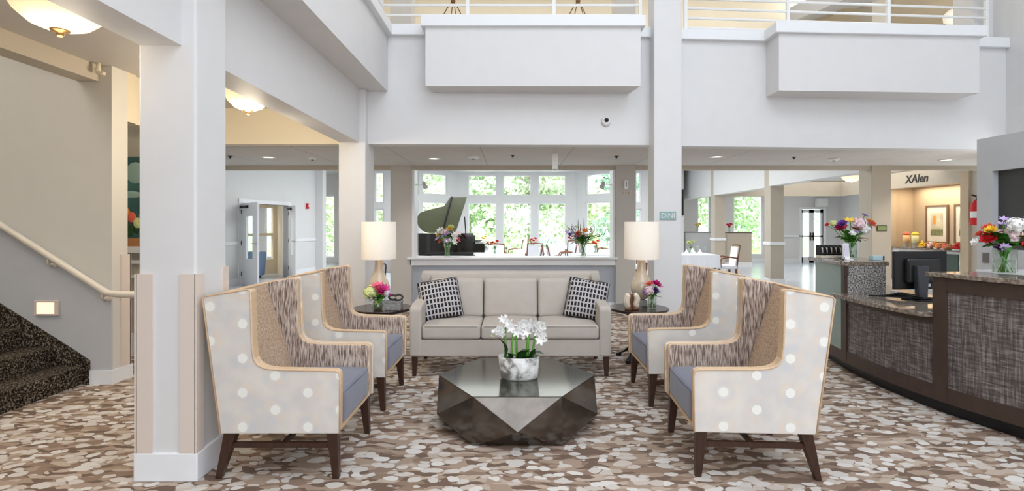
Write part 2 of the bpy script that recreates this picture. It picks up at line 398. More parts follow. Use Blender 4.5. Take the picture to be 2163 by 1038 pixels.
# ================================================================ SETTING
ZS, ZB, ZT = 2.455, 3.11, 3.80     # soffit, balcony underside, balcony trim bottom
struct('floor', MB().box(-9, 8, -5, 9.0, -.1, 0), carpet)
struct('floor_hall', MB().box(-12, 13.6, 9.0, 20.6, -.1, 0), hallfl)
# balcony wall facing the lounge
struct('wall_balcony_middle', MB().hexa([(-1.86, 6.60, ZS), (1.8, 6.68, ZS), (1.8, 6.88, ZS), (-1.86, 6.8, ZS)], [(-1.86, 6.60, 3.9), (1.8, 6.68, 3.9), (1.8, 6.88, 3.9), (-1.86, 6.8, 3.9)]), wallw)
struct('wall_balcony_right', MB().hexa([(1.8, 6.73, ZS), (6.6, 7.08, ZS), (6.6, 7.28, ZS), (1.8, 6.93, ZS)], [(1.8, 6.73, 3.9), (6.6, 7.08, 3.9), (6.6, 7.28, 3.9), (1.8, 6.93, 3.9)]), wallw)
struct('wall_balcony_left', MB().box(-1.87, -1.55, -3, 6.6, ZB, 3.9), wallw)
# projecting boxes
struct('trim_box_middle', MB().hexa([(-1.03, 6.30, 3.10), (1.53, 6.30, 3.10), (1.47, 6.67, 3.10), (-.97, 6.61, 3.10)], [(-1.03, 6.30, 3.86), (1.53, 6.30, 3.86), (1.53, 6.67, 3.86), (-1.03, 6.61, 3.86)]), wallw)
struct('trim_box_right', MB().hexa([(3.28, 6.51, 3.10), (5.86, 6.64, 3.10), (5.86, 7.03, 3.10), (3.28, 6.84, 3.10)], [(3.28, 6.51, 3.84), (5.86, 6.64, 3.84), (5.86, 7.03, 3.84), (3.28, 6.84, 3.84)]), wallw)
def slab(name, poly, z0, z1, m, **k): return struct(name, MB().prism(poly, z0, z1, 'z'), m, **k)
slab('trim_1', [(-1.63, 6.53), (-1.08, 6.54), (-1.08, 6.25), (1.58, 6.25), (1.58, 6.62), (1.74, 6.62), (1.74, 6.85), (-1.63, 6.8)], 3.80, 3.93, trimw, bevel=.008)
slab('trim_2', [(2.08, 6.68), (3.22, 6.76), (3.22, 6.45), (5.92, 6.585), (5.92, 6.96), (6.6, 7.01), (6.6, 7.24), (2.08, 6.91)], 3.80, 3.93, trimw, bevel=.008)
slab('trim_3', [(-1.63, -3), (-1.48, -3), (-1.48, 6.55), (-1.63, 6.55)], 3.80, 3.93, trimw, bevel=.008)
# soffit with tiles and its back header
struct('ceiling_soffit', MB().prism([(-8.4, 6.75), (-1.86, 6.8), (1.8, 6.88), (1.8, 6.93), (6.6, 7.28), (10.2, 7.28), (10.2, 9.0), (-8.4, 9.0)], ZS, ZS+.1, 'z'), ceilt)
struct('trim_4', MB().box(-8.4, 10.2, 9.0, 9.14, 2.385, 3.5), wallt)
# columns
def column(i, x0, x1, y0, y1, z1, m, z0=0): return struct('column_%d' % i, MB().box(x0, x1, y0, y1, z0, z1), m, bevel=.012)
column(1, -2.115, -1.79, 3.0, 3.32, ZB, wallw)
column(2, -2.12, -1.79, 6.47, 6.87, ZB, wallw)
column(3, 1.733, 2.075, 6.47, 6.76, 7.2, wallw)
wallm = mat('mushroom_shade_paint', (196, 192, 186), .6, var=.015)  # paint darkened with the backlit columns' shade; left ceiling shares it
column(4, -2.065, -1.70, 8.98, 9.34, 6.4, wallm)
column(5, 1.757, 2.10, 8.98, 9.34, 6.4, wallm)
column(6, 6.10, 6.43, 8.98, 9.32, 6.4, wallt)
column(7, 6.15, 6.47, 12.6, 12.92, 3.45, wallt)
column(8, 6.20, 6.52, 16.2, 16.52, 3.45, wallt)
# column dressing: plinths and vinyl corner guards of the near left column
def plinth(i, x0, x1, y0, y1, h=.16, t=.018):
    struct('baseboard_column_%d' % i, MB().box(x0-t, x1+t, y0-t, y1+t, 0, h), trimw, bevel=.006)
for i, a in enumerate([(-2.115, -1.79, 3.0, 3.32), (-2.12, -1.79, 6.47, 6.87), (1.733, 2.075, 6.47, 6.76), (6.15, 6.47, 12.6, 12.92), (6.20, 6.52, 16.2, 16.52)]): plinth(i+1, *a)
for sx, x in ((1, -1.79), (-1, -2.115)):
    g = MB().box(x-.085 if sx > 0 else x-.004, x+.004 if sx > 0 else x+.085, 2.985, 2.999, .16, 1.17)
    g.box(x if sx > 0 else x-.014, x+.014 if sx > 0 else x, 2.985, 3.06, .16, 1.17)
    tag(g.build('corner_guard', guard), 'pale vinyl corner guard on the %s front corner of the near white column' % ('right' if sx > 0 else 'left'), 'corner guard')
g = MB().box(-1.79, -1.776, 3.26, 3.325, .16, 1.19)
tag(g.build('corner_guard', guard), 'narrow pale corner guard on the rear edge of the near white column', 'corner guard')
# beams between columns
struct('trim_beam_1', MB().box(-2.10, -1.87, -3, 3.0, ZS+.01, ZB), wallw)
struct('trim_beam_2', MB().box(-2.10, -1.865, 3.3, 6.50, ZS, ZB), wallw)
# rails on the right aisle colonnade
struct('trim_beam_3', MB().box(6.12, 6.35, 9.3, 12.62, 2.37, 3.45), wallw)
struct('trim_beam_4', MB().box(6.17, 6.40, 12.9, 16.22, 2.35, 3.45), wallw)
struct('trim_beam_5', MB().box(6.2, 6.42, 16.5, 20, 2.35, 3.45), wallw)
for i, (x0, x1, y0, y1) in enumerate([(6.15, 6.47, 12.6, 12.92), (6.20, 6.52, 16.2, 16.52)]):
    struct('trim_rail_%d' % (i+1), MB().box(x0-.025, x1+.025, y0-.025, y1+.025, .96, 1.04), trimw, bevel=.008)
# half wall with sill
struct('wall_half', MB().box(-1.70, 1.757, 9.05, 9.25, 0, .80), wallb)
tag(MB().box(-1.77, 1.79, 8.93, 9.42, .86, .895).build('window_sill', trimw, bevel=.006), 'long white sill board capping the half wall behind the sofa', 'sill')
struct('trim_sill', MB().box(-1.73, 1.755, 8.98, 9.30, .76, .86), trimw, bevel=.005)
struct('trim_jamb_1', MB().box(-1.70, -1.66, 9.0, 9.3, .9, 2.39), trimw)
struct('trim_jamb_2', MB().box(1.715, 1.755, 9.0, 9.3, .9, 2.39), trimw)
struct('baseboard_half', MB().box(-1.70, 1.757, 9.03, 9.05, 0, .12), trimw)
# left room
struct('ceiling_left', MB().box(-3.76, -2.10, -3, 6.6, 2.9, 3.0), wallm)
walls = mat('stair_wall_paint', (216, 212, 203), .6, var=.015)
struct('wall_stair', MB().box(-7, -3.65, 4.83, 5.03, 0, 6.0), walls)
struct('wall_stair_lower', MB().prism([(-7, 2.99), (-7, 0), (-3.64, 0), (-3.64, .84)], 4.812, 4.832, 'y'), wallg)
struct('wall_left_header', MB().box(-3.82, -3.68, 5.15, 6.6, 2.43, 2.9).box(-4.6, -3.65, 5.03, 5.15, 2.43, 2.9), wallc)
struct('wall_cream_header', MB().box(-6, -2.05, 6.6, 6.75, ZS, 2.9), mat('lit_cream_paint', (240, 230, 208), .6, var=.01))  # cream made lighter: lamplight on this header put into its colour
struct('trim_stairwell', MB().box(-3.95, -3.76, -3, 4.83, 2.755, 2.9).box(-4.0, -3.95, -3, 4.83, 2.82, 6), wallt)
struct('wall_stair_side', MB().box(-7.1, -7.0, -4, 5, 0, 6), wallc)
struct('baseboard_stair', MB().box(-3.87, -3.62, 4.80, 4.825, 0, .125).box(-3.65, -3.62, 4.825, 5.06, 0, .125), trimw)
tag(MB().box(-3.653, -3.63, 4.93, 5.045, .125, 1.17).box(-3.74, -3.63, 5.035, 5.05, .125, 1.17).build('corner_guard', guard), 'pale corner guard on the wall end beside the stairs', 'corner guard')
# niche wall behind
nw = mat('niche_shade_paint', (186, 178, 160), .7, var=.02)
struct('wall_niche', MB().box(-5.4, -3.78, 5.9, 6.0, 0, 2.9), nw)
struct('wall_niche_side', MB().box(-3.9, -3.78, 5.9, 6.7, 0, 2.43).hexa([(-3.9, 6.7, 0), (-3.78, 6.7, 0), (-6.95, 12.2, 0), (-7.1, 12.2, 0)], [(-3.9, 6.7, 2.43), (-3.78, 6.7, 2.43), (-6.95, 12.2, 3.4), (-7.1, 12.2, 3.4)]), wallw)
struct('trim_niche', MB().box(-4.4, -3.8, 5.85, 5.9, 2.15, 2.2).box(-4.4, -3.8, 5.80, 5.9, 1.14, 1.21).box(-4.4, -3.8, 5.86, 5.9, 1.02, 1.06).box(-4.4, -3.8, 5.86, 5.9, .86, .89).box(-4.4, -3.8, 5.86, 5.9, 0, .24), trimw)
# painting in niche
t = thing('painting', 'painting of orange tulips under a teal sky in the niche behind the near column', 'painting', (-4.0, 5.86, 1.2))
MB().box(-.36, .36, -.02, .03, 0, 1.0).build('canvas', mat('teal_sky_canvas', (58, 98, 96), .6, var=.35, scale=3), t)
mb = MB().box(-.36, .36, -.026, -.02, 0, .10); mb.build('painted_table', mat('painted_orange', (190, 130, 84), .7, var=.1), t)
rnd = random.Random(5)
for k, (c, z) in enumerate([('coral', .36), ('orange', .38), ('coral', .33), ('lime', .27), ('coral', .34), ('lime', .2), ('red', .2), ('orange', .3), ('red', .24), ('coral', .37)]):
    m_ = MB().ball((-.32+k*.066, -.026, z), .05, 10, 1.2); 
    o = m_.build('painted_tulip', FC[c], t, smooth=True); o.scale = (1, .3, 1); o.location = (0, -.02, 0)
mb = MB()
for k in range(8): mb.ball((-.3+k*.085, -.02, .16+.03*(k % 3)), .045, 8, 1.6)
o = mb.build('painted_leaves', leafd, t, smooth=True); o.scale = (1, .25, 1); o.location = (0, -.016, 0)
mb = MB().ball((-.15, 0, .82), .11, 12, 1.1).ball((-.05, 0, .76), .09, 12, .8).ball((-.2, 0, .58), .12, 12, .35).ball((.1, 0, .6), .14, 12, .3)
o = mb.build('painted_cloud', mat('painted_cloud', (150, 176, 166), .7), t, smooth=True); o.scale = (1, .12, 1); o.location = (0, -.02, 0)
# atrium shell
struct('wall_right', MB().box(6.6, 6.8, -5, 7.28, 2.45, 7.4), wallw)
struct('wall_right_lower', MB().box(6.6, 6.8, -5, 3.0, 0, 2.46), wallw)
struct('wall_rear', MB().box(-9, 6.8, -5.2, -5, 0, 7.4), wallw)
struct('ceiling_atrium', MB().box(-9, 7, -5.2, 6.9, 7.4, 7.5), wallw)
struct('wall_left_upper', MB().box(-4.0, -3.9, -5, 6.9, 3.95, 7.4), wallc)
struct('floor_left_gallery', MB().box(-4.0, -1.87, -5, 6.6, 3.11, 3.9), wallw)
struct('wall_left_outer', MB().box(-9, -8.9, -5, 9, 0, 6), wallc)
struct('wall_stairwell_rear', MB().box(-9, -2.1, -4.2, -4.1, 0, 6), wallc)
# upper gallery
struct('floor_gallery', MB().prism([(-6, 6.8), (-1.86, 6.8), (1.8, 6.88), (1.8, 6.93), (6.6, 7.28), (12, 7.28), (12, 11), (-6, 11)], 3.45, 3.86, 'z'), wallw)
struct('wall_gallery', MB().box(-6, 12, 10.9, 11, 3.8, 6.6), wallc)
struct('ceiling_gallery', MB().box(-6, 5.9, 6.8, 11, 6.4, 6.5), wallw)
struct('ceiling_gallery_low', MB().box(5.9, 12, 7.0, 11, 5.3, 5.45), mat('gallery_ceiling_tan', (190, 176, 152), .7))  # even brownish ceiling colour
struct('wall_gallery_side', MB().box(6.33, 6.62, 7.27, 7.6, 3.86, 6.5).box(-6, -5.9, 6.8, 11, 3.8, 6.5).box(11.6, 11.7, 7, 11, 3.8, 6.5), wallw)
a, b = P(1668, 48, 10.6), P(1800, -8, 8.6); c_, d_ = P(1730, 48, 10.6), P(1880, -8, 8.6)
struct('trim_gallery_beam', MB().hexa([a, c_, d_, b], [v+Vector((0, 0, .3)) for v in (a, c_, d_, b)]), wallg)
# partition on the right with shutter opening
seg = wallseg('wall_partition', (5.73, 3.6), (5.73, 6.53), 0, 2.455, -.16, [(.4, 2.72, 1.16, 2.09)], wallg)
struct('wall_partition_top', MB().box(5.73, 6.6, 3.6, 6.53, 2.455, 2.50).box(5.89, 6.6, 6.38, 6.53, 0, 2.455), wallg)
tag(MB().box(5.80, 5.83, 3.98, 6.34, 1.14, 2.11).build('roller_shutter', dark), 'closed dark grey shutter in the partition window behind the reception desk', 'shutter')
tag(MB().box(5.718, 5.732, 6.36, 6.44, .99, 1.11).build('wall_outlet', mat('grey_plate', (110, 104, 98), .5)), 'grey outlet plate low on the partition behind the big bouquet', 'outlet')

# ---- hall beyond
struct('ceiling_hall', MB().box(-7.3, 6.6, 9.1, 20.6, 3.45, 3.55), wallw)
struct('ceiling_aisle', MB().box(6.35, 13.6, 9.1, 20.6, 2.85, 2.95), wallw)
struct('trim_aisle_header', MB().box(6.4, 10.7, 17.0, 17.15, 2.37, 2.86).box(10.55, 10.7, 14.8, 17, 2.37, 2.86), wallt)
S = lambda y: F/y
def zof(py, y): return CZ-(py-HY)*y/F
# bay
sg = ('', Vector((-2.08, 20)), Vector((1, 0)), None)
op = []
for a, b in ((988, 1049), (1062, 1123), (1136, 1196)):
    u0, u1 = (a-CX)*20/F+2.08, (b-CX)*20/F+2.08
    op += [(u0, u1, 2.54, 3.33), (u0, u1, .30, 2.29)]
seg = wallseg('wall_bay_middle', (-2.08, 20), (2.42, 20), 0, 3.5, .18, op, wallw)
for o in op: window(seg, o, .16)
def segwin(name, p0, p1, specs, m=wallw, z1=3.5, th=.18):
    v0, v1 = Vector(p0), Vector(p1); d = (v1-v0).normalized(); fake = (None, v0, d, None); op = []
    for (a, b, z0, zt) in specs:
        u0, u1 = sorted((upx(fake, a), upx(fake, b))); op.append((u0, u1, z0, zt))
    seg = wallseg(name, p0, p1, 0, z1, th, op, m)
    for o in op: window(seg, o, th*.9)
    return seg, op
segwin('wall_bay_left', (-3.95, 18.5), (-2.08, 20), [(893, 945, 2.54, 3.33), (893, 945, .3, 2.29), (873, 884, 2.54, 3.33), (873, 884, .3, 2.29)])
segwin('wall_bay_right', (2.42, 20), (4.1, 18.5), [(1237, 1292, 2.54, 3.33), (1237, 1292, .3, 2.29)])
segwin('wall_far_left_1', (-5.9, 18.5), (-3.95, 18.5), [(772, 786, .3, 2.0), (772, 786, 2.2, 3.3), (791, 811, .3, 2.0), (791, 811, 2.2, 3.3)])
segwin('wall_far_left_2', (-6.05, 20), (-5.9, 18.5), [])
segwin('wall_far_left_3', (-12, 20), (-6.05, 20), [(676, 707, .2, 2.56), (560, 590, .2, 2.56), (520, 545, .2, 2.56)])
segwin('wall_far_right_1', (4.1, 18.5), (6.0, 18.5), [(1342, 1355, .3, 2.0), (1342, 1355, 2.2, 3.3)])
segwin('wall_far_right_2', (6.0, 18.5), (6.05, 20), [])
s6, o6 = segwin('wall_far_right_3', (6.05, 20), (12.6, 20), [(1473, 1500, .35, 2.56), (1549, 1612, .3, 2.56)], th=.16)
bpy.data.objects.remove(s6[0])
dop = (upx(s6, 1692), upx(s6, 1739), 0, 2.03)
wallseg('wall_far_right_3', (6.05, 20), (12.6, 20), 0, 3.5, .16, o6+[dop], wallw)
struct('wall_aisle_right', MB().box(12.4, 12.6, 14.55, 20, 0, 2.9).box(10.9, 12.6, 14.5, 14.7, 0, 2.9), wallw)
struct('trim_rail_3', MB().box((1657-CX)*19.97/F, (1690-CX)*19.97/F, 19.95, 20, .98, 1.06), trimw)
struct('baseboard_far', MB().box(6.2, (1690-CX)*19.97/F, 19.97, 20, 0, .17).box((1741-CX)*19.97/F, 12.4, 19.97, 20, 0, .17), trimw)
struct('baseboard_aisle', MB().box(12.37, 12.4, 14.7, 20, 0, .17), trimw)
# glass entrance doors
x0, x1 = 6.05+dop[0], 6.05+dop[1]; xm = (x0+x1)/2
for i, (a, b) in enumerate(((x0, xm), (xm, x1))):
    m_ = MB()
    for q in [(a, a+.09, 0, 2.02), (b-.09, b, 0, 2.02), (a, b, 0, .22), (a, b, 1.9, 2.02), (a, b, .98, 1.04)]: m_.box(q[0], q[1], 20.04, 20.09, q[2], q[3])
    d_o = struct('door_%d' % (i+1), m_, trimw); MB().box(a+.08, b-.08, 20.06, 20.07, .2, 1.92).build('pane', glass, d_o)
    MB().box(xm-.07 if i == 0 else xm+.04, xm-.04 if i == 0 else xm+.07, 19.99, 20.04, .85, 1.15).build('door_handle', black, d_o)
struct('trim_door_frame', MB().box(x0-.08, x0, 19.95, 20.1, 0, 2.11).box(x1, x1+.08, 19.95, 20.1, 0, 2.11).box(x0, x1, 19.95, 20.1, 2.03, 2.11), trimw)
tag(MB().box(*(sorted([(1726-CX)*19.8/F, (1746-CX)*19.8/F])), 19.7, 19.95, 2.12, 2.42).build('door_operator_box', white, bevel=.01), 'white box mounted above the glass entrance doors', 'box')
# nook on the right
struct('wall_nook', MB().box(10.2, 10.35, 14.27, 14.5, 0, 2.9).box(10.9, 11.05, 9.14, 14.5, 0, 2.9).box(10.2, 10.9, 14.4, 14.55, 0, 2.9).box(10.15, 10.9, 11.78, 12.0, 0, 2.9), mat('nook_tan_paint', (196, 178, 152), .6, var=.02))
struct('wall_nook_header', MB().box(10.15, 10.32, 12.0, 14.45, 2.405, 2.9), wallt)
struct('ceiling_nook', MB().box(10.32, 10.9, 11.9, 14.45, 2.44, 2.5), wallt)
struct('wall_right_hall', MB().box(10.2, 10.35, 9.1, 11.8, 0, 2.9), wallt)
struct('wall_behind_desk', MB().box(6.8, 10.35, 7.1, 7.28, 0, 2.46).box(10.2, 10.35, 7.1, 9.2, 0, 2.46), wallt)
area('nook_light', (10.6, 13.2, 2.42), (.3, 1.8), 26, (0, 0, 0), (1, .82, .6))
# wall with the double door, left of the hall
LA, LB = Vector((-6.98, 10.8)), Vector((-5.95, 16.0))
d = (LB-LA).normalized(); fake = (None, LA, d, None)
dop = (upx(fake, 509), upx(fake, 609), 0, 1.98)
seg = wallseg('wall_hall_left', LA, LB, 0, 3.5, .16, [dop], wallw)
n = seg[3]
def along(u, off, z): q = LA+d*u+n*off; return (q.x, q.y, z)
def sbox(mb, u0, u1, o0, o1, z0, z1):
    return mb.hexa([along(u0, o0, z0), along(u1, o0, z0), along(u1, o1, z0), along(u0, o1, z0)], [along(u0, o0, z1), along(u1, o0, z1), along(u1, o1, z1), along(u0, o1, z1)])
L = (LB-LA).length
struct('trim_rail_hall', sbox(sbox(MB(), 0, dop[0]-.1, -.03, 0, .97, 1.05), dop[1]+.1, L, -.03, 0, .97, 1.05), trimw)
struct('baseboard_hall', sbox(sbox(MB(), 0, dop[0]-.1, -.02, 0, 0, .17), dop[1]+.1, L, -.02, 0, 0, .17), trimw)
struct('trim_door_casing', sbox(sbox(sbox(MB(), dop[0]-.1, dop[0], -.02, .18, 0, 2.08), dop[1], dop[1]+.1, -.02, .18, 0, 2.08), dop[0]-.1, dop[1]+.1, -.03, .18, 1.98, 2.08), trimw)
struct('column_9', MB().box(-5.98, -5.72, 16.0, 16.3, 0, 3.5), wallw)
def leaf(i, hinge, end, ztop):
    h, e = Vector(hinge), Vector(end); dd = (e-h); W = dd.length; rz = math.atan2(dd.y, dd.x)
    m_ = MB()
    for q in [(0, W*.30, 0, ztop), (W*.70, W, 0, ztop), (W*.30, W*.70, 0, .62), (W*.30, W*.70, ztop-.32, ztop)]: m_.box(q[0], q[1], -.022, .022, q[2], q[3])
    o = struct('door_%d' % i, m_, trimw); o.location = (h.x, h.y, .01); o.rotation_euler = (0, 0, rz)
    MB().box(W*.29, W*.71, -.005, .005, .6, ztop-.3).build('pane', glass, o)
    MB().tube([(W*.95, -.022, 1.0), (W*.95, -.07, 1.0), (W*.78, -.07, 1.0)], .012, 8).build('door_handle', chrome, o, smooth=True)
    MB().box(W*.02, W*.45, -.07, -.024, ztop-.12, ztop-.06).build('door_closer', black, o)
    m_ = MB()
    for z in (.25, 1.0, 1.75): m_.box(-.02, .02, -.03, .03, z-.05, z+.05)
    m_.build('hinge', bronze, o)
hA = LA+d*dop[0]+n*(-.04); hB = LA+d*dop[1]+n*(-.04)
leaf(3, hA, (hA.x+.66, hA.y-.58), 1.96); leaf(4, hB, (hB.x+.40, hB.y-.52), 1.96)
# room behind the double door: interior window wall and outside wall
struct('wall_side_room', MB().box(-12, -11.85, 10, 20, 0, 3.4), wallw)
struct('wall_side_room_end', MB().box(-12, -7.1, 10.2, 10.4, 0, 3.4), wallw)
struct('ceiling_side_room', MB().box(-12, -6.0, 10.2, 20, 3.38, 3.44), wallw)
o_, p0, dd, nn = wallseg('wall_vestibule', (-8.6, 14.0), (-7.05, 15.9), 0, 3.4, .12, [(1.3, 2.33, .42, 1.12), (1.3, 2.33, 1.2, 1.95)], wallc)
struct('wall_vestibule_side', MB().hexa([(-7.05, 15.9, 0), (-6.95, 15.9, 0), (-6.25, 14.95, 0), (-6.35, 14.9, 0)], [(-7.05, 15.9, 3.4), (-6.95, 15.9, 3.4), (-6.25, 14.95, 3.4), (-6.35, 14.9, 3.4)]), wallc)

# ---------------------------------------------------------------- outdoors
struct('ground', MB().box(-60, 60, 20.7, 90, -.3, -.1), mat('pale_ground', (210, 208, 200), .9, var=.1, scale=.5))
struct('floor_lawn', MB().box(-60, 60, 27, 80, -.1, -.06), mat('lawn_green', (150, 180, 110), .95, var=.25, scale=1.2))
treeleaf = [mat('tree_leaf_%d' % i, c, .7, var=.3, scale=3) for i, c in enumerate([(206, 222, 188), (190, 212, 174), (220, 230, 200), (184, 212, 194)])]
for m_ in treeleaf: m_.node_tree.nodes['Principled BSDF'].inputs['Subsurface Weight'].default_value = 0
bark = mat('tree_bark', (176, 166, 154), .9, var=.3, scale=8)
def tree(x, y, h, r, mi, seed, label, nl=5200):
    rnd = random.Random(seed); t = thing('tree', label, 'tree', (x, y, -.1), group='trees outside the bay windows')
    tr = MB().tube([(0, 0, 0), (.08, 0, h*.3), (-.05, .1, h*.62)], [.2, .15, .07], 8)
    for k in range(4):
        a = k*1.7+seed; tr.tube([(0, 0, h*(.3+.07*k)), (math.cos(a)*r*.5, math.sin(a)*r*.5, h*(.5+.08*k))], [.08, .03], 6)
    tr.build('trunk', bark, t, smooth=True)
    mb = MB(); cl = [(Vector((rnd.uniform(-1, 1)*r*.7, rnd.uniform(-1, 1)*r*.7, h*rnd.uniform(.14, .92))), r*rnd.uniform(.3, .55)) for _ in range(22)]
    for k in range(nl):
        c, cr = rnd.choice(cl); v = Vector((rnd.gauss(0, 1), rnd.gauss(0, 1), rnd.gauss(0, 1))).normalized()*cr*rnd.uniform(.6, 1.05)+c
        a = Vector((rnd.gauss(0, 1), rnd.gauss(0, 1), rnd.gauss(0, 1))).normalized()*rnd.uniform(.10, .2); b = a.orthogonal().normalized()*a.length*.6
        mb.add([v-a, v-b, v+a, v+b], [(0, 1, 2, 3)])
    mb.build('foliage', treeleaf[mi], t)
TL = [(-11, 30, 7, 3.0, 0, 'broad light green tree outside the far left window'), (-6.2, 29, 7.5, 2.8, 2, 'pale leafy tree outside left of the piano windows'), (-2.6, 31, 8, 3.0, 1, 'green tree outside the left pane of the bay'),
      (1.0, 29, 7.5, 2.6, 0, 'light green tree outside the middle pane of the bay'), (4.2, 31, 8, 2.6, 2, 'pale tree outside the right pane of the bay'), (6.6, 26, 6.5, 2.2, 3, 'dense blue-green tree outside the right side of the bay'),
      (12.2, 31, 7, 3.2, 1, 'green tree outside the hall window past the column'), (16.5, 34, 6.5, 2.6, 3, 'soft green tree farther right outside')]
for i, (x, y, h, r, mi, l) in enumerate(TL): tree(x, y, h, r, mi, 40+i, l)
def shrub(x, y, r, seed, label):
    rnd = random.Random(seed); t = MB()
    for k in range(900):
        v = Vector((rnd.gauss(0, 1), rnd.gauss(0, 1), abs(rnd.gauss(0, 1)))).normalized()*r*rnd.uniform(.7, 1.05); a = Vector((rnd.gauss(0, 1), rnd.gauss(0, 1), rnd.gauss(0, 1))).normalized()*.09; b = a.orthogonal().normalized()*.06
        t.add([v-a, v-b, v+a, v+b], [(0, 1, 2, 3)])
    t.add([(0, 0, -.02), (.3, 0, -.02), (0, .3, -.02)], [(0, 1, 2)])
    o = t.build('shrub', treeleaf[seed % 4]); o.location = (x, y, 0); tag(o, label, 'shrub')
shrub(-9.0, 24, 1.0, 1, 'rounded green shrub low outside the far left window'); shrub(-2.2, 25, .8, 2, 'low shrub outside the left side of the bay'); shrub(1.6, 25.5, .9, 3, 'low shrub outside the middle of the bay')

# ================================================================ RAILINGS
def railing(label, pts, posts, zs, zt):
    t = thing('balcony_railing', label, 'railing', (pts[0][0], pts[0][1], 3.93))
    o = Vector((pts[0][0], pts[0][1], 3.93))
    for z in zs: MB().tube([Vector((x, y, z))-o for x, y in pts], .017, 6).build('rail', white, t)
    for (x, y) in posts: MB().box(x-.02-o.x, x+.02-o.x, y-.02-o.y, y+.02-o.y, 0, zt-3.93).build('post', white, t)
ZR = [3.985, 4.11, 4.235, 4.36, 4.485, 4.61, 4.735]
D1 = 6.72
px2 = lambda p, d: (p-CX)*d/F
railing('white metal balcony railing over the middle box, left of the tall column', [(px2(806, D1), D1), (px2(1354, D1), D1)], [(px2(p, D1), D1) for p in (806, 988, 1170, 1352)], ZR, 4.75)
yr = lambda x: 6.80+(x-2.1)*.078
def xr(p): return (p-CX)/F*(6.80-2.1*.078)/(1-.078*(p-CX)/F)
railing('white metal balcony railing over the right box, right of the tall column', [(xr(1448), yr(xr(1448))), (xr(2084), yr(xr(2084)))], [(xr(p), yr(xr(p))) for p in (1448, 1664, 1876, 2083)], ZR, 4.75)
railing('white metal railing along the left balcony edge, running towards the viewer', [(-1.585, -3), (-1.585, 6.5)], [(-1.585, y) for y in (-2.5, -1, .5, 2, 3.5, 5.0)], ZR, 4.75)
# ================================================================ CEILING FIXTURES
def bowl_light(label, x, y, zc, r, h, power, cat='ceiling light', drop=.0):
    t = thing('ceiling_bowl_light', label, cat, (x, y, zc), group='alabaster bowl lights')
    MB().lathe([(.07, 0), (.075, -.02), (.02, -.035), (.02, -h*.5), (.001, -h*.5)], n=20).build('canopy', bronze, t, smooth=True)
    prof = [(r*1.06, -h*.42), (r, -h*.47), (r*.93, -h*.58), (r*.80, -h*.72), (r*.55, -h*.86), (r*.25, -h*.93), (.01, -h*.94)]
    MB().lathe(prof+[(.01, -h*.92), (r*.5, -h*.84), (r*.88, -h*.56), (r*.97, -h*.44)], n=32, closed=False).build('glass_bowl', bowlm, t, smooth=True)
    MB().lathe([(.001, -h*.93), (.05, -h*.925), (.045, -h*.95), (.018, -h*.97), (.02, -h*1.0), (.012, -h*1.03), (.001, -h*1.03)], n=16).build('finial', bronze, t, smooth=True)
    l = point('bowl_lamp', (x, y, zc-h*1.2), power, (1, .86, .66), .12)
    return t
bowl_light('large glowing alabaster bowl light at the top left, nearest the stairs', -2.50, 2.93, 2.9, .25, .40, 16)
bowl_light('glowing bowl light seen beyond the near column under the cream wall', -2.49, 5.0, 2.9, .22, .40, 42)
bowl_light('small glowing bowl light in the right aisle before the entrance doors', (1799-CX)*14/F, 14, 2.85, .24, .28, 18)
def downlight(x, y, z, label, power=9):
    t = thing('recessed_downlight', label, 'ceiling light', (x, y, z), group='recessed soffit downlights')
    MB().lathe([(.075, 0), (.105, 0), (.105, -.008), (.075, -.008)], n=24, closed=False).build('trim_ring', white, t)
    MB().lathe([(.001, -.003), (.076, -.003)], n=24, closed=False).build('lens', mat('downlight_lens', (255, 246, 228), .5, emit=(255, 244, 222), estr=4), t)
    d = bpy.data.lights.new('downlight_lamp', 'SPOT'); d.energy = power*6; d.spot_size = 2.2; d.spot_blend = .6; d.color = (1, .93, .82); d.shadow_soft_size = .07
    o = bpy.data.objects.new('downlight_lamp', d); o.location = (x, y, z-.02); COL.objects.link(o)
yd = (ZS-CZ)*F
for px, py, l in ((566, 332, 'round recessed downlight in the soffit left of the inner column'), (917, 335, 'round recessed downlight in the soffit above the piano'), (1513, 331, 'round recessed downlight just right of the tall column'), (1998, 338, 'round recessed downlight near the nook at the right')):
    y = yd/(HY-py); downlight((px-CX)*y/F, y, ZS, l)
def detector(px, py, label, r=.06):
    y = yd/(HY-py); t = thing('smoke_detector', label, 'smoke detector', ((px-CX)*y/F, y, ZS))
    MB().lathe([(r, 0), (r*1.05, -.012), (r*.7, -.03), (.001, -.035)], n=20).build('housing', white, t, smooth=True)
    MB().lathe([(.02, -.034), (.018, -.045), (.001, -.046)], n=12).build('sensor', mat('grey_plate', (110, 104, 98), .5), t, smooth=True)
detector(660, 333, 'white smoke detector in the soffit between the left columns'); detector(1000, 331, 'white smoke detector in the soffit right of the piano downlight', .09); detector(1761, 335, 'white detector in the soffit over the reception desk', .08)
def sprinkler(px, py, label):
    y = yd/(HY-py); MBo = MB().lathe([(.035, 0), (.03, -.008), (.012, -.012), (.012, -.03), (.02, -.034), (.001, -.036)], ((px-CX)*y/F, y, ZS), n=14)
    o = MBo.build('fire_sprinkler', black, off=((px-CX)*y/F, y, ZS)); o.location = ((px-CX)*y/F, y, ZS); tag(o, label, 'sprinkler')
sprinkler(486, 330, 'small dark sprinkler head in the soffit just right of the near column'); sprinkler(1083, 328, 'small dark sprinkler head in the soffit over the half wall'); sprinkler(1302, 330, 'small dark sprinkler head above the column with the thermostat'); sprinkler(1677, 332, 'small dark sprinkler head in the soffit right of the tall column')
y = 7.5; t = thing('cylinder_spotlight', 'white square spotlight hanging from the soffit above the bay windows', 'spotlight', ((1172-CX)*y/F, y, ZS))
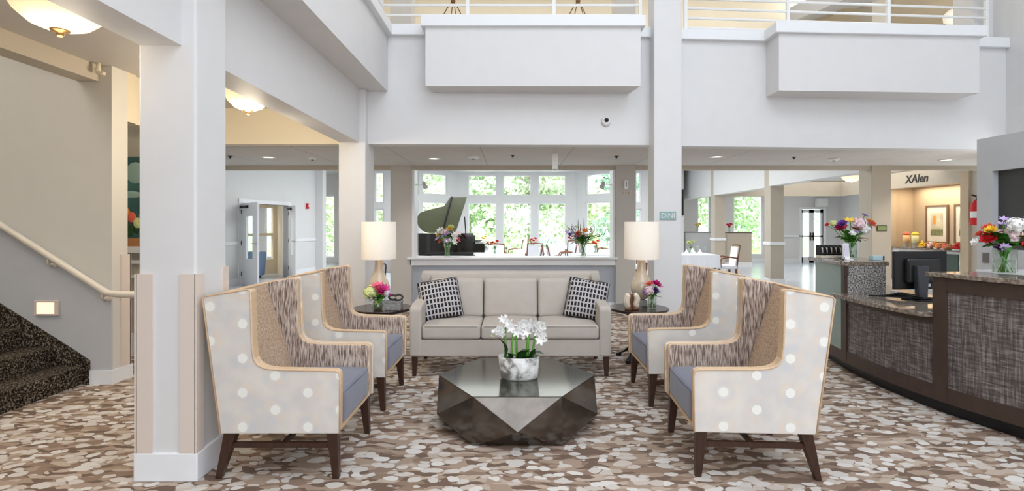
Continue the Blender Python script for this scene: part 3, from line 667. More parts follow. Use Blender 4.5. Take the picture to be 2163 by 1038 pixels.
MB().box(-.04, .04, -.04, .04, -.225, 0).build('housing', white, t, bevel=.008); MB().box(-.025, .025, -.025, .025, -.228, -.224).build('lens', black, t)
# security camera on balcony wall
t = thing('dome_camera', 'round white security camera with a black lens on the balcony wall', 'security camera', P(1280, 257, 6.66))
mb = MB().lathe([(.001, 0), (.055, 0), (.06, .02), (.04, .04), (.001, .042)], n=24); mb.v = [(x, -z, y_) for x, y_, z in mb.v]; mb.build('housing', white, t, smooth=True)
mb = MB().ball((0, -.045, .01), .028, 14); mb.build('lens', black, t, smooth=True)
# thermostat, switch plate, signs
t = thing('thermostat', 'white thermostat on the shaded column right of the sill, above a switch plate', 'thermostat', P(1322, 391, 8.98))
MB().box(-.035, .035, -.03, 0, -.075, .075).build('cover', trimw, t, bevel=.01); MB().box(-.006, .006, -.032, -.03, -.03, .05).build('lever', black, t)
t = thing('switch_plate', 'wide beige switch plate below the thermostat', 'switch plate', P(1322.5, 408, 8.98))
MB().box(-.078, .078, -.01, 0, -.04, .04).build('plate', guard, t, bevel=.003)
for k in range(3): MB().box(-.06+k*.043, -.03+k*.043, -.014, -.01, -.025, .025).build('switch', mat('grey_plate2', (180, 170, 156), .5), t)
t = thing('wall_sign', 'small pale teal sign with white letters on the tall white column', 'sign', P(1410.5, 456, 6.47))
MB().box(-.10, .10, -.012, 0, -.052, .052).build('plate', mat('teal_sign', (150, 178, 176), .5), t, bevel=.004)
text_mesh('lettering', 'DINI', .085, white, t, Matrix.Translation((0, -.013, 0)) @ Matrix.Rotation(PI/2, 4, 'X'), .001)
t = thing('wall_sign', 'small green framed sign on the shaded taupe column behind the desk bouquet', 'sign', P(1862, 482.5, 8.98))
MB().box(-.085, .085, -.012, 0, -.05, .05).build('frame', mat('sign_frame', (48, 40, 22), .5), t, bevel=.004); MB().box(-.074, .074, -.015, -.012, -.04, .04).build('plate', mat('green_sign', (134, 146, 96), .5), t)
# sprinkler pipe by the stairwell
t = thing('sprinkler_pipe', 'cream sprinkler pipe end at the corner of the stairwell trim', 'pipe', (-3.70, 4.74, 2.9))
MB().tube([(0, 0, 0), (0, 0, -.05), (.0, 0, -.09), (.06, -.01, -.10)], .017, 8).tube([(-.01, 0, -.05), (.0, 0, -.09)], .024, 8).build('pipe', wallc, t, smooth=True)
# step light
t = thing('step_light', 'small lit square step light low on the staircase wall', 'wall light', P(98.5, 651, 4.80))
MB().box(-.108, .108, -.012, .01, -.07, .07).build('frame', guard, t, bevel=.004); MB().box(-.078, .078, -.016, -.012, -.052, .050).build('lens', mat('step_lens', (255, 238, 214), .4, emit=(255, 226, 190), estr=.9), t)
# handrail
t = thing('stair_handrail', 'cream wall handrail sloping down beside the carpeted stairs', 'handrail', (-3.6, 4.74, 0))
pts = [(-5.2, 4.74, 1.84), (-4.60, 4.74, 1.462), (-3.63, 4.74, .84), (-3.52, 4.74, .825), (-3.28, 4.74, .825)]
MB().tube([Vector(p)-Vector((-3.6, 4.74, 0)) for p in pts], .03, 10).build('rail', mat('cream_rail', (222, 212, 196), .45), t, smooth=True)
for px, py in ((113, 558), (226, 630)):
    q = P(px, py, 4.80); m_ = MB().lathe([(.001, 0), (.038, 0), (.034, .02), (.012, .026), (.012, .05)], n=18); m_.v = [(x+q.x+3.6, 4.812-4.74-z, y_+q.z) for x, y_, z in m_.v]
    m_.tube([(q.x+3.6, .0, q.z), (q.x+3.6, 0, q.z+.06)], .01, 6); m_.build('bracket', mat('cream_rail', (222, 212, 196)), t, smooth=True)
# stairs
mb = MB(); xs = -3.9; tr, rs = .275, .17
poly = [(xs, 0)]
for k in range(9): poly += [(xs-k*tr+.02*(k > -1), (k+1)*rs-.03), (xs-k*tr+.02, (k+1)*rs), (xs-(k+1)*tr, (k+1)*rs)]
poly += [(xs-9*tr, 0)]
mb.prism(poly, 1.6, 4.79, 'y'); struct('stairs', mb, stairc)
st = MB().prism([(-3.83, 0), (-3.83, .215), (-4.0, .33), (-5.4, 1.21), (-5.4, 0)], 4.79, 4.812, 'y'); struct('trim_stringer', st, stairc)
# fire alarms, extinguisher
for px, py, dd_, l in ((1803, 436, 18.2, 'small red fire alarm on the far right aisle wall'), (648, 435, 15.3, 'small red fire alarm on the wall right of the open double doors')):
    q = P(px, py, dd_); t = thing('fire_alarm', l, 'fire alarm', q)
    if px > 1000: MB().box(-.0, .03, -.1, .1, -.07, .07).build('housing', FC['red'], t, bevel=.01); MB().box(-.012, 0, -.05, .05, -.02, .04).build('strobe', white, t); t.location.x = 12.37
    else: MB().box(-.03, .03, -.05, .05, -.08, .08).build('housing', FC['red'], t, bevel=.01); MB().box(.03, .04, -.02, .02, -.02, .04).build('strobe', white, t); t.location = along(upx(seg, px), -.03, q.z)
t = thing('fire_extinguisher', 'red fire extinguisher with white label hanging beside the nook', 'fire extinguisher', (10.105, 11.55, CZ-1*11.5/F))
MB().lathe([(.001, 0), (.085, .01), (.09, .03), (.09, .42), (.07, .48), (.03, .52), (.03, .55)], n=20).build('cylinder', FC['red'], t, smooth=True)
MB().lathe([(.091, .16), (.092, .16), (.092, .30), (.091, .30)], n=20, closed=False).build('label_band', white, t)
MB().tube([(.02, 0, .55), (.03, -.02, .62), (-.1, -.02, .66)], .018, 6).tube([(.05, 0, .56), (.13, -.03, .5), (.11, -.06, .3)], .012, 6).build('handle', black, t)
# upper gallery fittings
def pendant(px, label):
    y = 8.6; q = P(px, 2, y); t = thing('bowl_pendant', label, 'pendant light', (q.x, q.y, 6.4), group='gallery bowl pendants')
    zt = q.z-6.4; zr = zt-.30
    MB().tube([(0, 0, 0), (0, 0, zt)], .012, 6).ball((0, 0, zt), .04, 10).build('stem', bronze, t)
    for k in range(4):
        a = k*PI/2+.35; MB().tube([(0, 0, zt), (.09*math.cos(a), .09*math.sin(a), zt-.12), (.19*math.cos(a), .19*math.sin(a), zr)], .008, 5).build('arm', bronze, t)
    MB().lathe([(.22, zr), (.20, zr-.04), (.12, zr-.10), (.001, zr-.12)], n=24, closed=False).build('glass_bowl', bowlm, t, smooth=True)
pendant(957, 'bronze pendant with a glass bowl behind the left of the middle railing'); pendant(1221, 'bronze pendant with a glass bowl behind the right of the middle railing')
t = thing('drum_ceiling_light', 'white drum ceiling light behind the right end of the upper railing', 'ceiling light', P(2026, 2, 8.5)); t.location.z = 5.3
MB().lathe([(.001, 0), (.03, 0), (.03, -.38), (.001, -.38)], n=12).lathe([(.09, 0), (.09, -.03)], n=16).build('stem', bronze, t)
MB().lathe([(.001, -.38), (.15, -.40), (.21, -.46), (.20, -.56), (.10, -.60), (.001, -.61)], n=28).build('shade', mat('drum_shade', (245, 242, 232), .5, emit=(255, 248, 232), estr=.4), t, smooth=True)
MB().lathe([(.001, -.605), (.03, -.608), (.02, -.63), (.001, -.635)], n=12).build('finial', bronze, t)

# ================================================================ LOUNGE FURNITURE
def wing_chair(label, cat='armchair'):
    t = thing('wing_chair', label, cat, group='patterned wing chairs around the coffee table')
    arc = [(.375, .265), (.378, .585), (.372, .612), (.35, .622), (.02, .628), (-.05, .637), (-.09, .655), (-.112, .69), (-.12, .75), (-.122, .80), (-.13, 1.075), (-.15, 1.083), (-.385, 1.045), (-.40, 1.03), (-.30, .265)]
    inn = [(x-.006 if x > 0 else x, z) for x, z in arc]
    for s in (-1, 1):
        a, b = (.345, .362) if s > 0 else (-.362, -.345)
        sp_ = MB().prism(arc, a, b, 'y').build('side_panel', dots, t, bevel=.006)
        a, b = (.285, .347) if s > 0 else (-.347, -.285)
        MB().prism(inn, a, b, 'y', 0, 1).build('inner_side', [streak, tan], t, bevel=.012)
        MB().tube([(x, s*.363, z) for x, z in arc[:-1]]+[(-.30, s*.363, .265)], .0055, 6).build('piping', tan, sp_, smooth=True)
    bk = [(-.10, .28), (-.155, .47), (-.20, .62), (-.325, 1.02), (-.335, 1.045), (-.385, 1.04), (-.292, .28)]
    MB().prism(bk, -.287, .287, 'y').build('backrest', tanst, t, bevel=.015)
    MB().hexa([(-.302, -.35, .265), (-.285, -.35, .265), (-.285, .35, .265), (-.302, .35, .265)], [(-.402, -.35, 1.035), (-.385, -.35, 1.035), (-.385, .35, 1.035), (-.402, .35, 1.035)]).build('outer_back', dots, t, bevel=.004)
    MB().prism([(-.402, 1.03), (-.335, 1.04), (-.335, 1.052), (-.40, 1.046)], -.35, .35, 'y').build('top_rail', tan, t, bevel=.004)
    sc_ = MB().rbox((.11, 0, .378), (.515, .562, .195), .03, (.005, 0, .03), 8).build('seat_cushion', blue, t, smooth=True)
    MB().tube([(.36, -.27, .462), (.366, 0, .470), (.36, .27, .462)], .005, 6).build('seat_welt', blue, sc_, smooth=True)
    MB().box(-.28, .36, -.34, .34, .262, .285).build('seat_frame', tan, t)
    for s in (-1, 1):
        MB().bar((.345, s*.325, 0), (.325, s*.318, .265), .036, .036, .062, .062).build('leg', wood, t, bevel=.003)
        MB().bar((-.325, s*.325, 0), (-.255, s*.318, .265), .034, .036, .07, .062).build('leg', wood, t, bevel=.003)
        MB().hexa([(-.29, s*.325-.012, .175), (.335, s*.325-.012, .175), (.335, s*.325+.012, .175), (-.29, s*.325+.012, .175)], [(-.285, s*.325-.012, .205), (.33, s*.325-.012, .205), (.33, s*.325+.012, .205), (-.285, s*.325+.012, .205)]).build('stretcher', wood, t)
    MB().box(.02, .045, -.32, .32, .178, .20).build('stretcher', wood, t)
    return t
c0 = wing_chair('dotted wing chair with blue seat at the left front, backed up to the near column')
place(c0, (-1.35, 3.36, 0), 0)
c = copy_tree(c0); place(c, (-1.345, 4.465, 0), math.radians(-.8), 'dotted wing chair with blue seat at the left rear, beside the left side table')
c = copy_tree(c0); place(c, (1.435, 3.36, 0), math.radians(176.5), 'dotted wing chair with blue seat at the right front, nearest the reception desk')
c = copy_tree(c0); place(c, (1.455, 4.55, 0), math.radians(179.5), 'dotted wing chair with blue seat at the right rear, beside the right side table')

# sofa
t = thing('sofa', 'greige three-seat sofa with track arms facing the coffee table', 'sofa', (-.015, 5.4, 0)); SO = (-.015, 5.4, 0)
W = .962
MB().rbox((0, 0, .27), (2*W-.02, .70, .165), .015).build('base_rail', sofaf, t, smooth=True)
for s in (-1, 1):
    m_ = MB(); y0, y1 = -.36, .34; x0, x1 = (W-.115, W) if s > 0 else (-W, -W+.115)
    prof = [(y0, .188), (y0-.005, .64), (y0+.02, .668), (.0, .70), (.18, .76), (.34, .90), (.38, .93), (.38, .188)]
    m_.prism(prof, x0, x1, 'x'); m_.build('arm', sofaf, t, bevel=.022)
    MB().tube([(s*(W-.057), -.362, .19), (s*(W-.057), -.362, .19)], .003, 4)
m_ = MB().prism([(.26, .2), (.24, .55), (.30, .935), (.36, .955), (.40, .94), (.38, .2)], -W+.004, W-.004, 'x'); m_.build('backrest', sofaf, t, bevel=.02)
for s in (-1, 1):
    m_ = MB().lathe([(.001, -.055), (.042, -.05), (.052, -.03), (.052, .10), (.001, .10)], n=20); m_.v = [(x+s*(W-.062), .25+z, y_+.885) for x, y_, z in m_.v]
    m_.box(s*(W-.062)-.045, s*(W-.062)+.045, .21, .35, .6, .88); m_.build('back_wing', sofaf, t, auto=.6)
wc = (2*W-.23)/3
for k in range(3):
    x = -W+.115+wc*(k+.5)
    sc_ = MB().rbox((x, -.06, .425), (wc-.006, .62, .135), .028, (0, .004, .018), 8).build('seat_cushion', sofaf, t, smooth=True)
    MB().tube([(x-wc/2+.03, -.372, .482), (x+wc/2-.03, -.372, .482)], .004, 5).build('seat_welt', sofaf, sc_, smooth=True)
    R = Matrix.Rotation(math.radians(-9), 3, 'X')
    MB().rbox((x, .20, .68), (wc-.008, .13, .40), .035, (0, .028, .008), 8, R).build('back_cushion', sofaf, t, smooth=True)
for s in (-1, 1):
    MB().bar((s*.92, -.325, 0), (s*.915, -.32, .19), .036, .036, .055, .055).build('leg', wood, t, bevel=.003)
    MB().bar((s*.92, .34, 0), (s*.915, .33, .19), .036, .036, .055, .055).build('leg', wood, t, bevel=.003)
# pillows
def pillow(label, x, y, z, rx, ry, rz):
    t = thing('throw_pillow', label, 'pillow', (x, y, z), group='black dash-patterned throw pillows'); t.rotation_euler = (rx, ry, rz)
    m_ = MB(); n = 14; h = .205; vs = []; fs = []
    for sd in (-1, 1):
        for i in range(n+1):
            for j in range(n+1):
                u, v = -1+2*i/n, -1+2*j/n; e = (1-u*u)*(1-v*v)
                pin = 1-.07*(1-abs(u)**2)*(abs(v)**3)-.0; pin2 = 1-.07*(1-abs(v)**2)*(abs(u)**3)
                vs.append((u*h*pin2, sd*(.008+.075*e**.45), v*h*pin+h))
    q = lambda s_, i, j: s_*(n+1)**2+i*(n+1)+j
    for i in range(n):
        for j in range(n): fs += [(q(0, i, j), q(0, i+1, j), q(0, i+1, j+1), q(0, i, j+1)), (q(1, i, j), q(1, i, j+1), q(1, i+1, j+1), q(1, i+1, j))]
    for i in range(n):
        fs += [(q(0, i, 0), q(1, i, 0), q(1, i+1, 0), q(0, i+1, 0)), (q(0, i, n), q(0, i+1, n), q(1, i+1, n), q(1, i, n)), (q(0, 0, i), q(0, 0, i+1), q(1, 0, i+1), q(1, 0, i)), (q(0, n, i), q(1, n, i), q(1, n, i+1), q(0, n, i+1))]
    cv_ = m_.add(vs, fs).build('cover', pillowf, t, smooth=True)
    e = [(-h, 0, 0), (h, 0, 0), (h, 0, 2*h), (-h, 0, 2*h), (-h, 0, 0)]
    MB().tube([Vector(p) for p in e], .005, 5).build('piping', black, cv_)
pillow('black and grey dashed throw pillow leaning on the left arm of the sofa', -.69, 5.33, .505, math.radians(-24), math.radians(-8), math.radians(12))
pillow('black and grey dashed throw pillow leaning on the right arm of the sofa', .715, 5.33, .505, math.radians(-24), math.radians(8), math.radians(-14))

# coffee table
t = thing('coffee_table', 'low faceted dark metal hexagonal coffee table on the carpet', 'coffee table', (.035, 3.985, 0))
h_, m_z, Rt, Rm, Rb = .318, .139, .584, .642, .590
tv = [(Rt*math.cos(PI/3*k), Rt*math.sin(PI/3*k), h_) for k in range(6)]; mv = [(Rm*math.cos(PI/3*k+PI/6), Rm*math.sin(PI/3*k+PI/6), m_z) for k in range(6)]; bv = [(Rb*math.cos(PI/3*k), Rb*math.sin(PI/3*k), .0) for k in range(6)]
fs = [tuple(range(6)), tuple(range(17, 11, -1))]
for k in range(6):
    j = (k+1) % 6; p = (k-1) % 6
    fs += [(k, 6+k, j), (12+k, 12+j, 6+k), (k, 6+p, 12+k), (k, 12+k, 6+k)]
fs2 = [f for f in fs]
MB().add(tv+mv+bv, [f for f in fs2 if f != fs2[0]]).build('faceted_base', metalt, t, bevel=.002)
MB().prism([(x*1.004, y_*1.004) for x, y_, z in tv], h_-.002, h_+.003, 'z').build('tabletop', mat('polished_dark_metal', (100, 102, 92), .14, metal=.85, var=.1, scale=5), t)

# side tables
def side_table(label, x, y, rz):
    t = thing('side_table', label, 'side table', (x, y, 0), rz, group='round dark pedestal side tables')
    MB().lathe([(.001, .525), (.30, .525), (.317, .535), (.32, .548), (.315, .556), (.001, .556)], n=48).build('tabletop', mat('dark_tabletop', (52, 36, 30), .22, var=.2, scale=9), t, auto=.5)
    for k in range(4):
        a = PI/4+k*PI/2; c_, s_ = math.cos(a), math.sin(a); pts = []; rs = []
        prof = [(.245, .015), (.235, .03), (.16, .06), (.08, .13), (.04, .24), (.035, .33), (.075, .43), (.16, .52)]
        mb = MB(); vs = []
        for r, z in prof:
            w_ = .025
            for (dr, dn) in ((-.018, -w_), (.018, -w_), (.018, w_), (-.018, w_)): vs.append(((r+dr)*c_-dn*s_, (r+dr)*s_+dn*c_, z))
        n_ = len(prof); fs = [(0, 1, 2, 3), tuple((n_-1)*4+i for i in (3, 2, 1, 0))]
        for i in range(n_-1):
            for q in range(4): fs.append((i*4+q, i*4+(q+1) % 4, (i+1)*4+(q+1) % 4, (i+1)*4+q))
        mb.add(vs, fs); mb.box(0, 0, 0, 0, 0, 0) if False else None
        mb.lathe([(.001, 0), (.03, 0), (.03, .03), (.001, .03)], (.235*c_, .235*s_, 0), 10)
        mb.build('leg', mat('dark_iron', (34, 28, 26), .35, metal=.3), t, bevel=.003)
side_table('round dark side table left of the sofa with pink flowers', -1.395, 5.72, .3); side_table('round dark side table right of the sofa with stone bookends', 1.365, 5.72, .1)
# lamps
def table_lamp(label, x, y, z0):
    t = thing('table_lamp', label, 'table lamp', (x, y, z0), group='drum shade table lamps')
    MB().box(-.062, .062, -.062, .062, .0, .012).build('foot', chrome, t)
    MB().box(-.052, .052, -.052, .052, .012, .075).build('base_block', mat('clear_block', (190, 186, 178), .08, metal=.5), t, bevel=.004)
    MB().lathe([(.03, .075), (.06, .09), (.095, .13), (.116, .19), (.115, .23), (.095, .29), (.065, .35), (.046, .41), (.042, .50), (.044, .54), (.02, .545), (.001, .545)], n=32).build('body', mat('smoked_ivory_glass', (206, 190, 166), .12, var=.3, scale=3.2, coat=.5), t, smooth=True)
    MB().tube([(0, 0, .545), (0, 0, .63)], .010, 8).lathe([(.018, .56), (.018, .61), (.001, .612)], n=12).build('stem', chrome, t)
    r = .187
    ls_ = MB().lathe([(r, .52), (r*.985, .925), (r*.985-.004, .925), (r-.004, .52)], n=48, closed=False).build('lamp_shade', shadem, t, smooth=True)
    m_ = MB()
    for k in range(3): a = k*2*PI/3; m_.tube([(0, 0, .62), (r*.98*math.cos(a), r*.98*math.sin(a), .62)], .003, 4)
    m_.build('shade_frame', chrome, ls_)
    MB().ball((0, 0, .70), .03, 12, 1.3).build('bulb', mat('warm_bulb', (255, 240, 215), .3, emit=(255, 226, 190), estr=6), t, smooth=True)
    point('table_lamp_bulb', (x, y, z0+.78), 1.5, (1, .82, .64), .05)
table_lamp('table lamp with lit white drum shade left of the sofa', -1.452, 5.78, .556); table_lamp('table lamp with lit white drum shade right of the sofa', 1.413, 5.78, .556)

# ---------------------------------------------------------------- flowers
def basis(d):
    d = Vector(d).normalized(); a = d.orthogonal().normalized(); return d, a, d.cross(a)
def flower(kind, r, rnd, mb, c, d):
    d, a, b = basis(d); c = Vector(c)
    def petal(L, Wd, tilt, ph, cup=.3, o=0):
        r_ = a*math.cos(ph)+b*math.sin(ph); s_ = -a*math.sin(ph)+b*math.cos(ph); vs = []
        for i in range(4):
            u = i/3; w_ = Wd*math.sin(PI*min(1, .18+u*.80))*.5
            p = c+r_*(o+L*u*math.cos(tilt))+d*(L*u*math.sin(tilt)+cup*L*u*u)
            for q in (-1, 0, 1): vs.append(p+s_*w_*q-d*(abs(q)-1)*-.12*Wd)
        fs = [(i*3+q, i*3+q+1, (i+1)*3+q+1, (i+1)*3+q) for i in range(3) for q in range(2)]
        mb.add(vs, fs)
    if kind == 'rose':
        for lay, (n, tl, L) in enumerate(((6, .25, 1.0), (5, .75, .85), (4, 1.15, .7), (3, 1.4, .55))):
            for k in range(n): petal(r*L, r*1.0*L, tl, 2*PI*k/n+lay*.5, .1)
        mb.ball(c+d*r*.25, r*.33, 6)
    elif kind == 'daisy':
        for k in range(8): petal(r, r*.5, .25, 2*PI*k/8, .05)
        mb.ball(c+d*r*.1, r*.2, 6)
    elif kind == 'lily':
        for k in range(6): petal(r*1.25, r*.55, .6, 2*PI*k/6, -.25)
    elif kind == 'ball':
        for k in range(34):
            v = Vector((rnd.gauss(0, 1), rnd.gauss(0, 1), rnd.gauss(0, 1))).normalized(); p = c+v*r*.8
            dd, aa, bb = basis(v); s_ = r*.3; aa, bb = aa*s_, bb*s_
            mb.add([p-aa, p-bb, p+aa, p+bb, p+dd*s_*.5], [(0, 1, 4), (1, 2, 4), (2, 3, 4), (3, 0, 4)])
        mb.ball(c, r*.75, 8)
    elif kind == 'spike':
        for k in range(12): mb.ball(c+d*(k*r*.28)+a*math.cos(k*2.4)*r*.25+b*math.sin(k*2.4)*r*.25, r*.26*(1-k/16), 5)
def leafshape(mb, p, q, wd, bend=.2):
    p, q = Vector(p), Vector(q); d = q-p; s_ = d.cross(Vector((0, 0, 1))); s_ = s_.normalized() if s_.length > 1e-4 else Vector((1, 0, 0)); vs = []; n = 5
    up = s_.cross(d).normalized()
    for i in range(n+1):
        u = i/n; w_ = wd*math.sin(PI*(.06+.92*u))*.5; c = p+d*u+up*bend*d.length*math.sin(PI*u)*.5
        for k in (-1, 0, 1): vs.append(c+s_*w_*k+up*(abs(k))*w_*.25)
    mb.add(vs, [(i*3+k, i*3+k+1, (i+1)*3+k+1, (i+1)*3+k) for i in range(n) for k in range(2)])
def bouquet(label, loc, blooms, hv, rv, top, seed, spread=1.0, vase='cylinder', spikes=(), fr=.03, nleaf=16, lw=.05, ll=.12, group=None):
    """blooms: list of (kind, colour, dx, dz, r) seen from the front; depth scattered"""
    rnd = random.Random(seed); t = thing('flower_vase', label, 'flower arrangement', loc, group=group)
    if vase == 'cylinder': prof = [(.001, 0), (rv*.98, 0), (rv, .006), (rv, hv), (rv*.94, hv), (rv*.94, .014), (.001, .014)]
    elif vase == 'flared': prof = [(.001, 0), (rv*.8, 0), (rv*.72, .01), (rv*.62, hv*.45), (rv*.8, hv*.75), (rv*1.1, hv), (rv*1.03, hv), (rv*.75, hv*.75), (rv*.56, hv*.45), (rv*.6, .014), (.001, .014)]
    else: prof = [(.001, 0), (rv*.6, 0), (rv*.95, hv*.3), (rv, hv*.5), (rv*.85, hv*.8), (rv*.75, hv), (rv*.70, hv), (rv*.80, hv*.8), (rv*.94, hv*.5), (rv*.88, hv*.3), (rv*.5, .012), (.001, .012)]
    MB().lathe(prof, n=28, closed=False).build('vase', vglass, t, smooth=True)
    MB().lathe([(.001, .016), (prof[-2][0]*.98 if vase != 'cylinder' else rv*.92, .016), (rv*(.5 if vase == 'flared' else .9), hv*.55), (.001, hv*.55)], n=24, closed=False).build('water', mk_water(), t, smooth=True)
    st = MB(); lf = MB(); root = Vector((0, 0, .03)); neck = hv
    B = []
    for (k, c, dx, dz, r) in blooms:
        r *= 1.28
        dy = rnd.uniform(-.75, .75)*math.sqrt(max(.0, spread**2-dx*dx))*.7
        if dy > 0 and rnd.random() < .5: dy = -dy
        B.append((k, c, Vector((dx, dy, dz)), r))
    for (k, c, p, r) in B:
        nk = Vector((p.x*.25, p.y*.25, neck)); nk.x = max(-rv*.7, min(rv*.7, nk.x)); nk.y = max(-rv*.7, min(rv*.7, nk.y))
        rr = Vector((-nk.x*.8+rnd.uniform(-1, 1)*rv*.4, -nk.y*.8, .02))
        st.tube([rr, nk, nk.lerp(p, .6)+Vector((0, 0, .02)), p], .0035, 5)
        d = (p-Vector((0, 0, top*.35))).normalized()+Vector((0, -.25, 0))
        mb = MB(); flower(k, r, rnd, mb, p, d)
        o = mb.build('bloom', FC[c], t)
        o['label'] = '%s blossom' % c
    for k in range(nleaf):
        a = rnd.uniform(0, 2*PI); r0 = rnd.uniform(.1, .6)*spread*.5; z0 = hv+rnd.uniform(0, .25)*(top-hv)
        p = Vector((math.cos(a)*r0*.5, math.sin(a)*r0*.5, z0)); L_ = ll*rnd.uniform(.7, 1.2)
        q = p+Vector((math.cos(a)*L_, math.sin(a)*L_*.8, rnd.uniform(-.2, .75)*L_)); leafshape(lf, p, q, lw*rnd.uniform(.7, 1.1))
    lf.build('leaves', leafm, t, smooth=True); st.build('stems', stemm, t, smooth=True)
    sp = MB()
    for (dx, dz, L_) in spikes:
        p = Vector((dx, rnd.uniform(-.03, .03), dz)); sp.tube([(dx*.2, 0, hv), p-Vector((0, 0, L_)), p], [.004, .008, .003], 5)
    if spikes: sp.build('grass_spikes', leafd, t, smooth=True)
    return t
def mk_water():
    if 'vase_water' in MATS: return MATS['vase_water']
    m = mk_vase_glass('vase_water', (.93, .97, .91)); MATS['vase_water'] = m; return m
rB = random.Random(11)
# small arrangement on left side table
bouquet('small bowl of pink and white flowers on the left side table', (-1.40, 5.53, .556), [('ball', 'lime', -.075, .19, .062), ('lily', 'pink', .0, .26, .05), ('lily', 'pink', -.03, .24, .045), ('daisy', 'magenta', .075, .235, .05), ('rose', 'magenta', .045, .20, .045), ('rose', 'pink', .02, .225, .04), ('daisy', 'lilac', .105, .195, .035), ('ball', 'white', .09, .185, .03), ('rose', 'yellow', .06, .22, .02), ('daisy', 'white', -.02, .12, .03), ('ball', 'lime', -.015, .08, .025), ('daisy', 'magenta', .115, .17, .025), ('rose', 'coral', -.09, .22, .025)],
        .09, .062, .26, 3, .1, 'bowl', nleaf=20, lw=.05, ll=.09)
bouquet('small glass of magenta and purple flowers on the right side table', (1.475, 5.58, .556), [('rose', 'magenta', .035, .27, .045), ('lily', 'magenta', .055, .25, .04), ('rose', 'coral', -.03, .265, .035), ('ball', 'blush', -.035, .20, .045), ('daisy', 'purple', -.07, .19, .035), ('rose', 'purple', .03, .20, .04), ('daisy', 'hotpink', .01, .23, .04), ('rose', 'white', -.01, .24, .03), ('daisy', 'purple', .02, .18, .04)],
        .13, .046, .27, 4, .08, 'cylinder', nleaf=12, lw=.045, ll=.09)
# tall bouquets on the sill
zs = .895
bl = [('rose', 'yellow', .04, .47, .05), ('rose', 'yellow', -.15, .38, .04), ('rose', 'lime', .07, .51, .05)]+[(rB.choice(['lily', 'daisy']), rB.choice(['white', 'white', 'lilac', 'blush']), rB.uniform(-.19, .19), rB.uniform(.24, .48), .055) for _ in range(17)]+[('rose', 'pink', .17, .30, .055), ('rose', 'coral', -.11, .27, .045), ('rose', 'coral', .15, .33, .04), ('lily', 'lilac', .0, .27, .05)]
bouquet('bouquet of white, yellow and pink flowers on the left of the sill, before the piano', (-1.12, 9.17, zs), bl, .21, .065, .5, 7, .22, 'flared', nleaf=24, lw=.07, ll=.15)
bl = [('rose', 'coral', -.09, .39, .06), ('daisy', 'orange', .01, .45, .06), ('daisy', 'blush', .0, .36, .06), ('rose', 'pink', -.11, .36, .045)]+[(rB.choice(['spike', 'daisy']), rB.choice(['white', 'lilac', 'purple', 'lime', 'lilac']), rB.choice([-1, 1])*rB.uniform(.05, .25), rB.uniform(.34, .52), .04) for _ in range(18)]
bouquet('large bouquet with tall grass spikes on the right of the sill', (1.235, 9.17, zs), bl, .23, .06, .55, 8, .26, 'flared', [(-.09, .64, .14), (.01, .68, .16), (-.05, .57, .1), (-.2, .54, .06), (.19, .56, .1), (.15, .50, .1)], nleaf=40, lw=.08, ll=.2)
# reception bouquets
bl = [('rose', 'hotpink', -.10, .32, .05), ('daisy', 'yellow', -.02, .40, .06), ('ball', 'blush', .04, .38, .055), ('rose', 'purple', -.13, .37, .04), ('ball', 'white', .14, .33, .065), ('rose', 'coral', .17, .37, .05), ('rose', 'red', .06, .31, .045), ('daisy', 'purple', .08, .46, .03), ('rose', 'magenta', -.13, .34, .045), ('rose', 'red', -.25, .36, .02), ('ball', 'lime', -.19, .38, .03), ('rose', 'yellow', .17, .40, .03), ('daisy', 'lilac', .02, .29, .03), ('rose', 'white', -.04, .27, .03), ('daisy', 'orange', .1, .42, .03)]
bouquet('bouquet of mixed bright flowers on the far counter of the reception desk', ((1797-CX)*5.62/F, 5.62, 1.087), bl, .17, .062, .42, 9, .22, 'cylinder', nleaf=26, lw=.07, ll=.13)
bl = [('rose', 'red', -.115, .26, .05), ('rose', 'hotpink', .085, .235, .05), ('rose', 'hotpink', .14, .27, .045), ('rose', 'red', .045, .205, .033), ('rose', 'yellow', -.12, .32, .035), ('rose', 'yellow', .075, .28, .045), ('rose', 'coral', -.065, .335, .04), ('ball', 'blush', -.02, .26, .06), ('ball', 'blush', .02, .29, .055), ('rose', 'purple', -.035, .20, .04), ('daisy', 'lilac', -.06, .20, .03),
      ('ball', 'white', .0, .36, .05), ('ball', 'white', .05, .36, .045), ('rose', 'white', .1, .34, .045), ('daisy', 'lilac', -.03, .365, .035), ('daisy', 'purple', .07, .32, .03), ('lily', 'lilac', -.085, .40, .025), ('rose', 'white', -.19, .235, .025), ('spike', 'lilac', .1, .38, .03), ('rose', 'coral', -.1, .29, .03), ('spike', 'purple', .04, .38, .02)]
bouquet('big bouquet of red, yellow and white flowers on the near reception counter', ((2122-CX)*3.86/F, 3.86, 1.087), bl, .19, .07, .40, 12, .2, 'cylinder', nleaf=36, lw=.08, ll=.15)

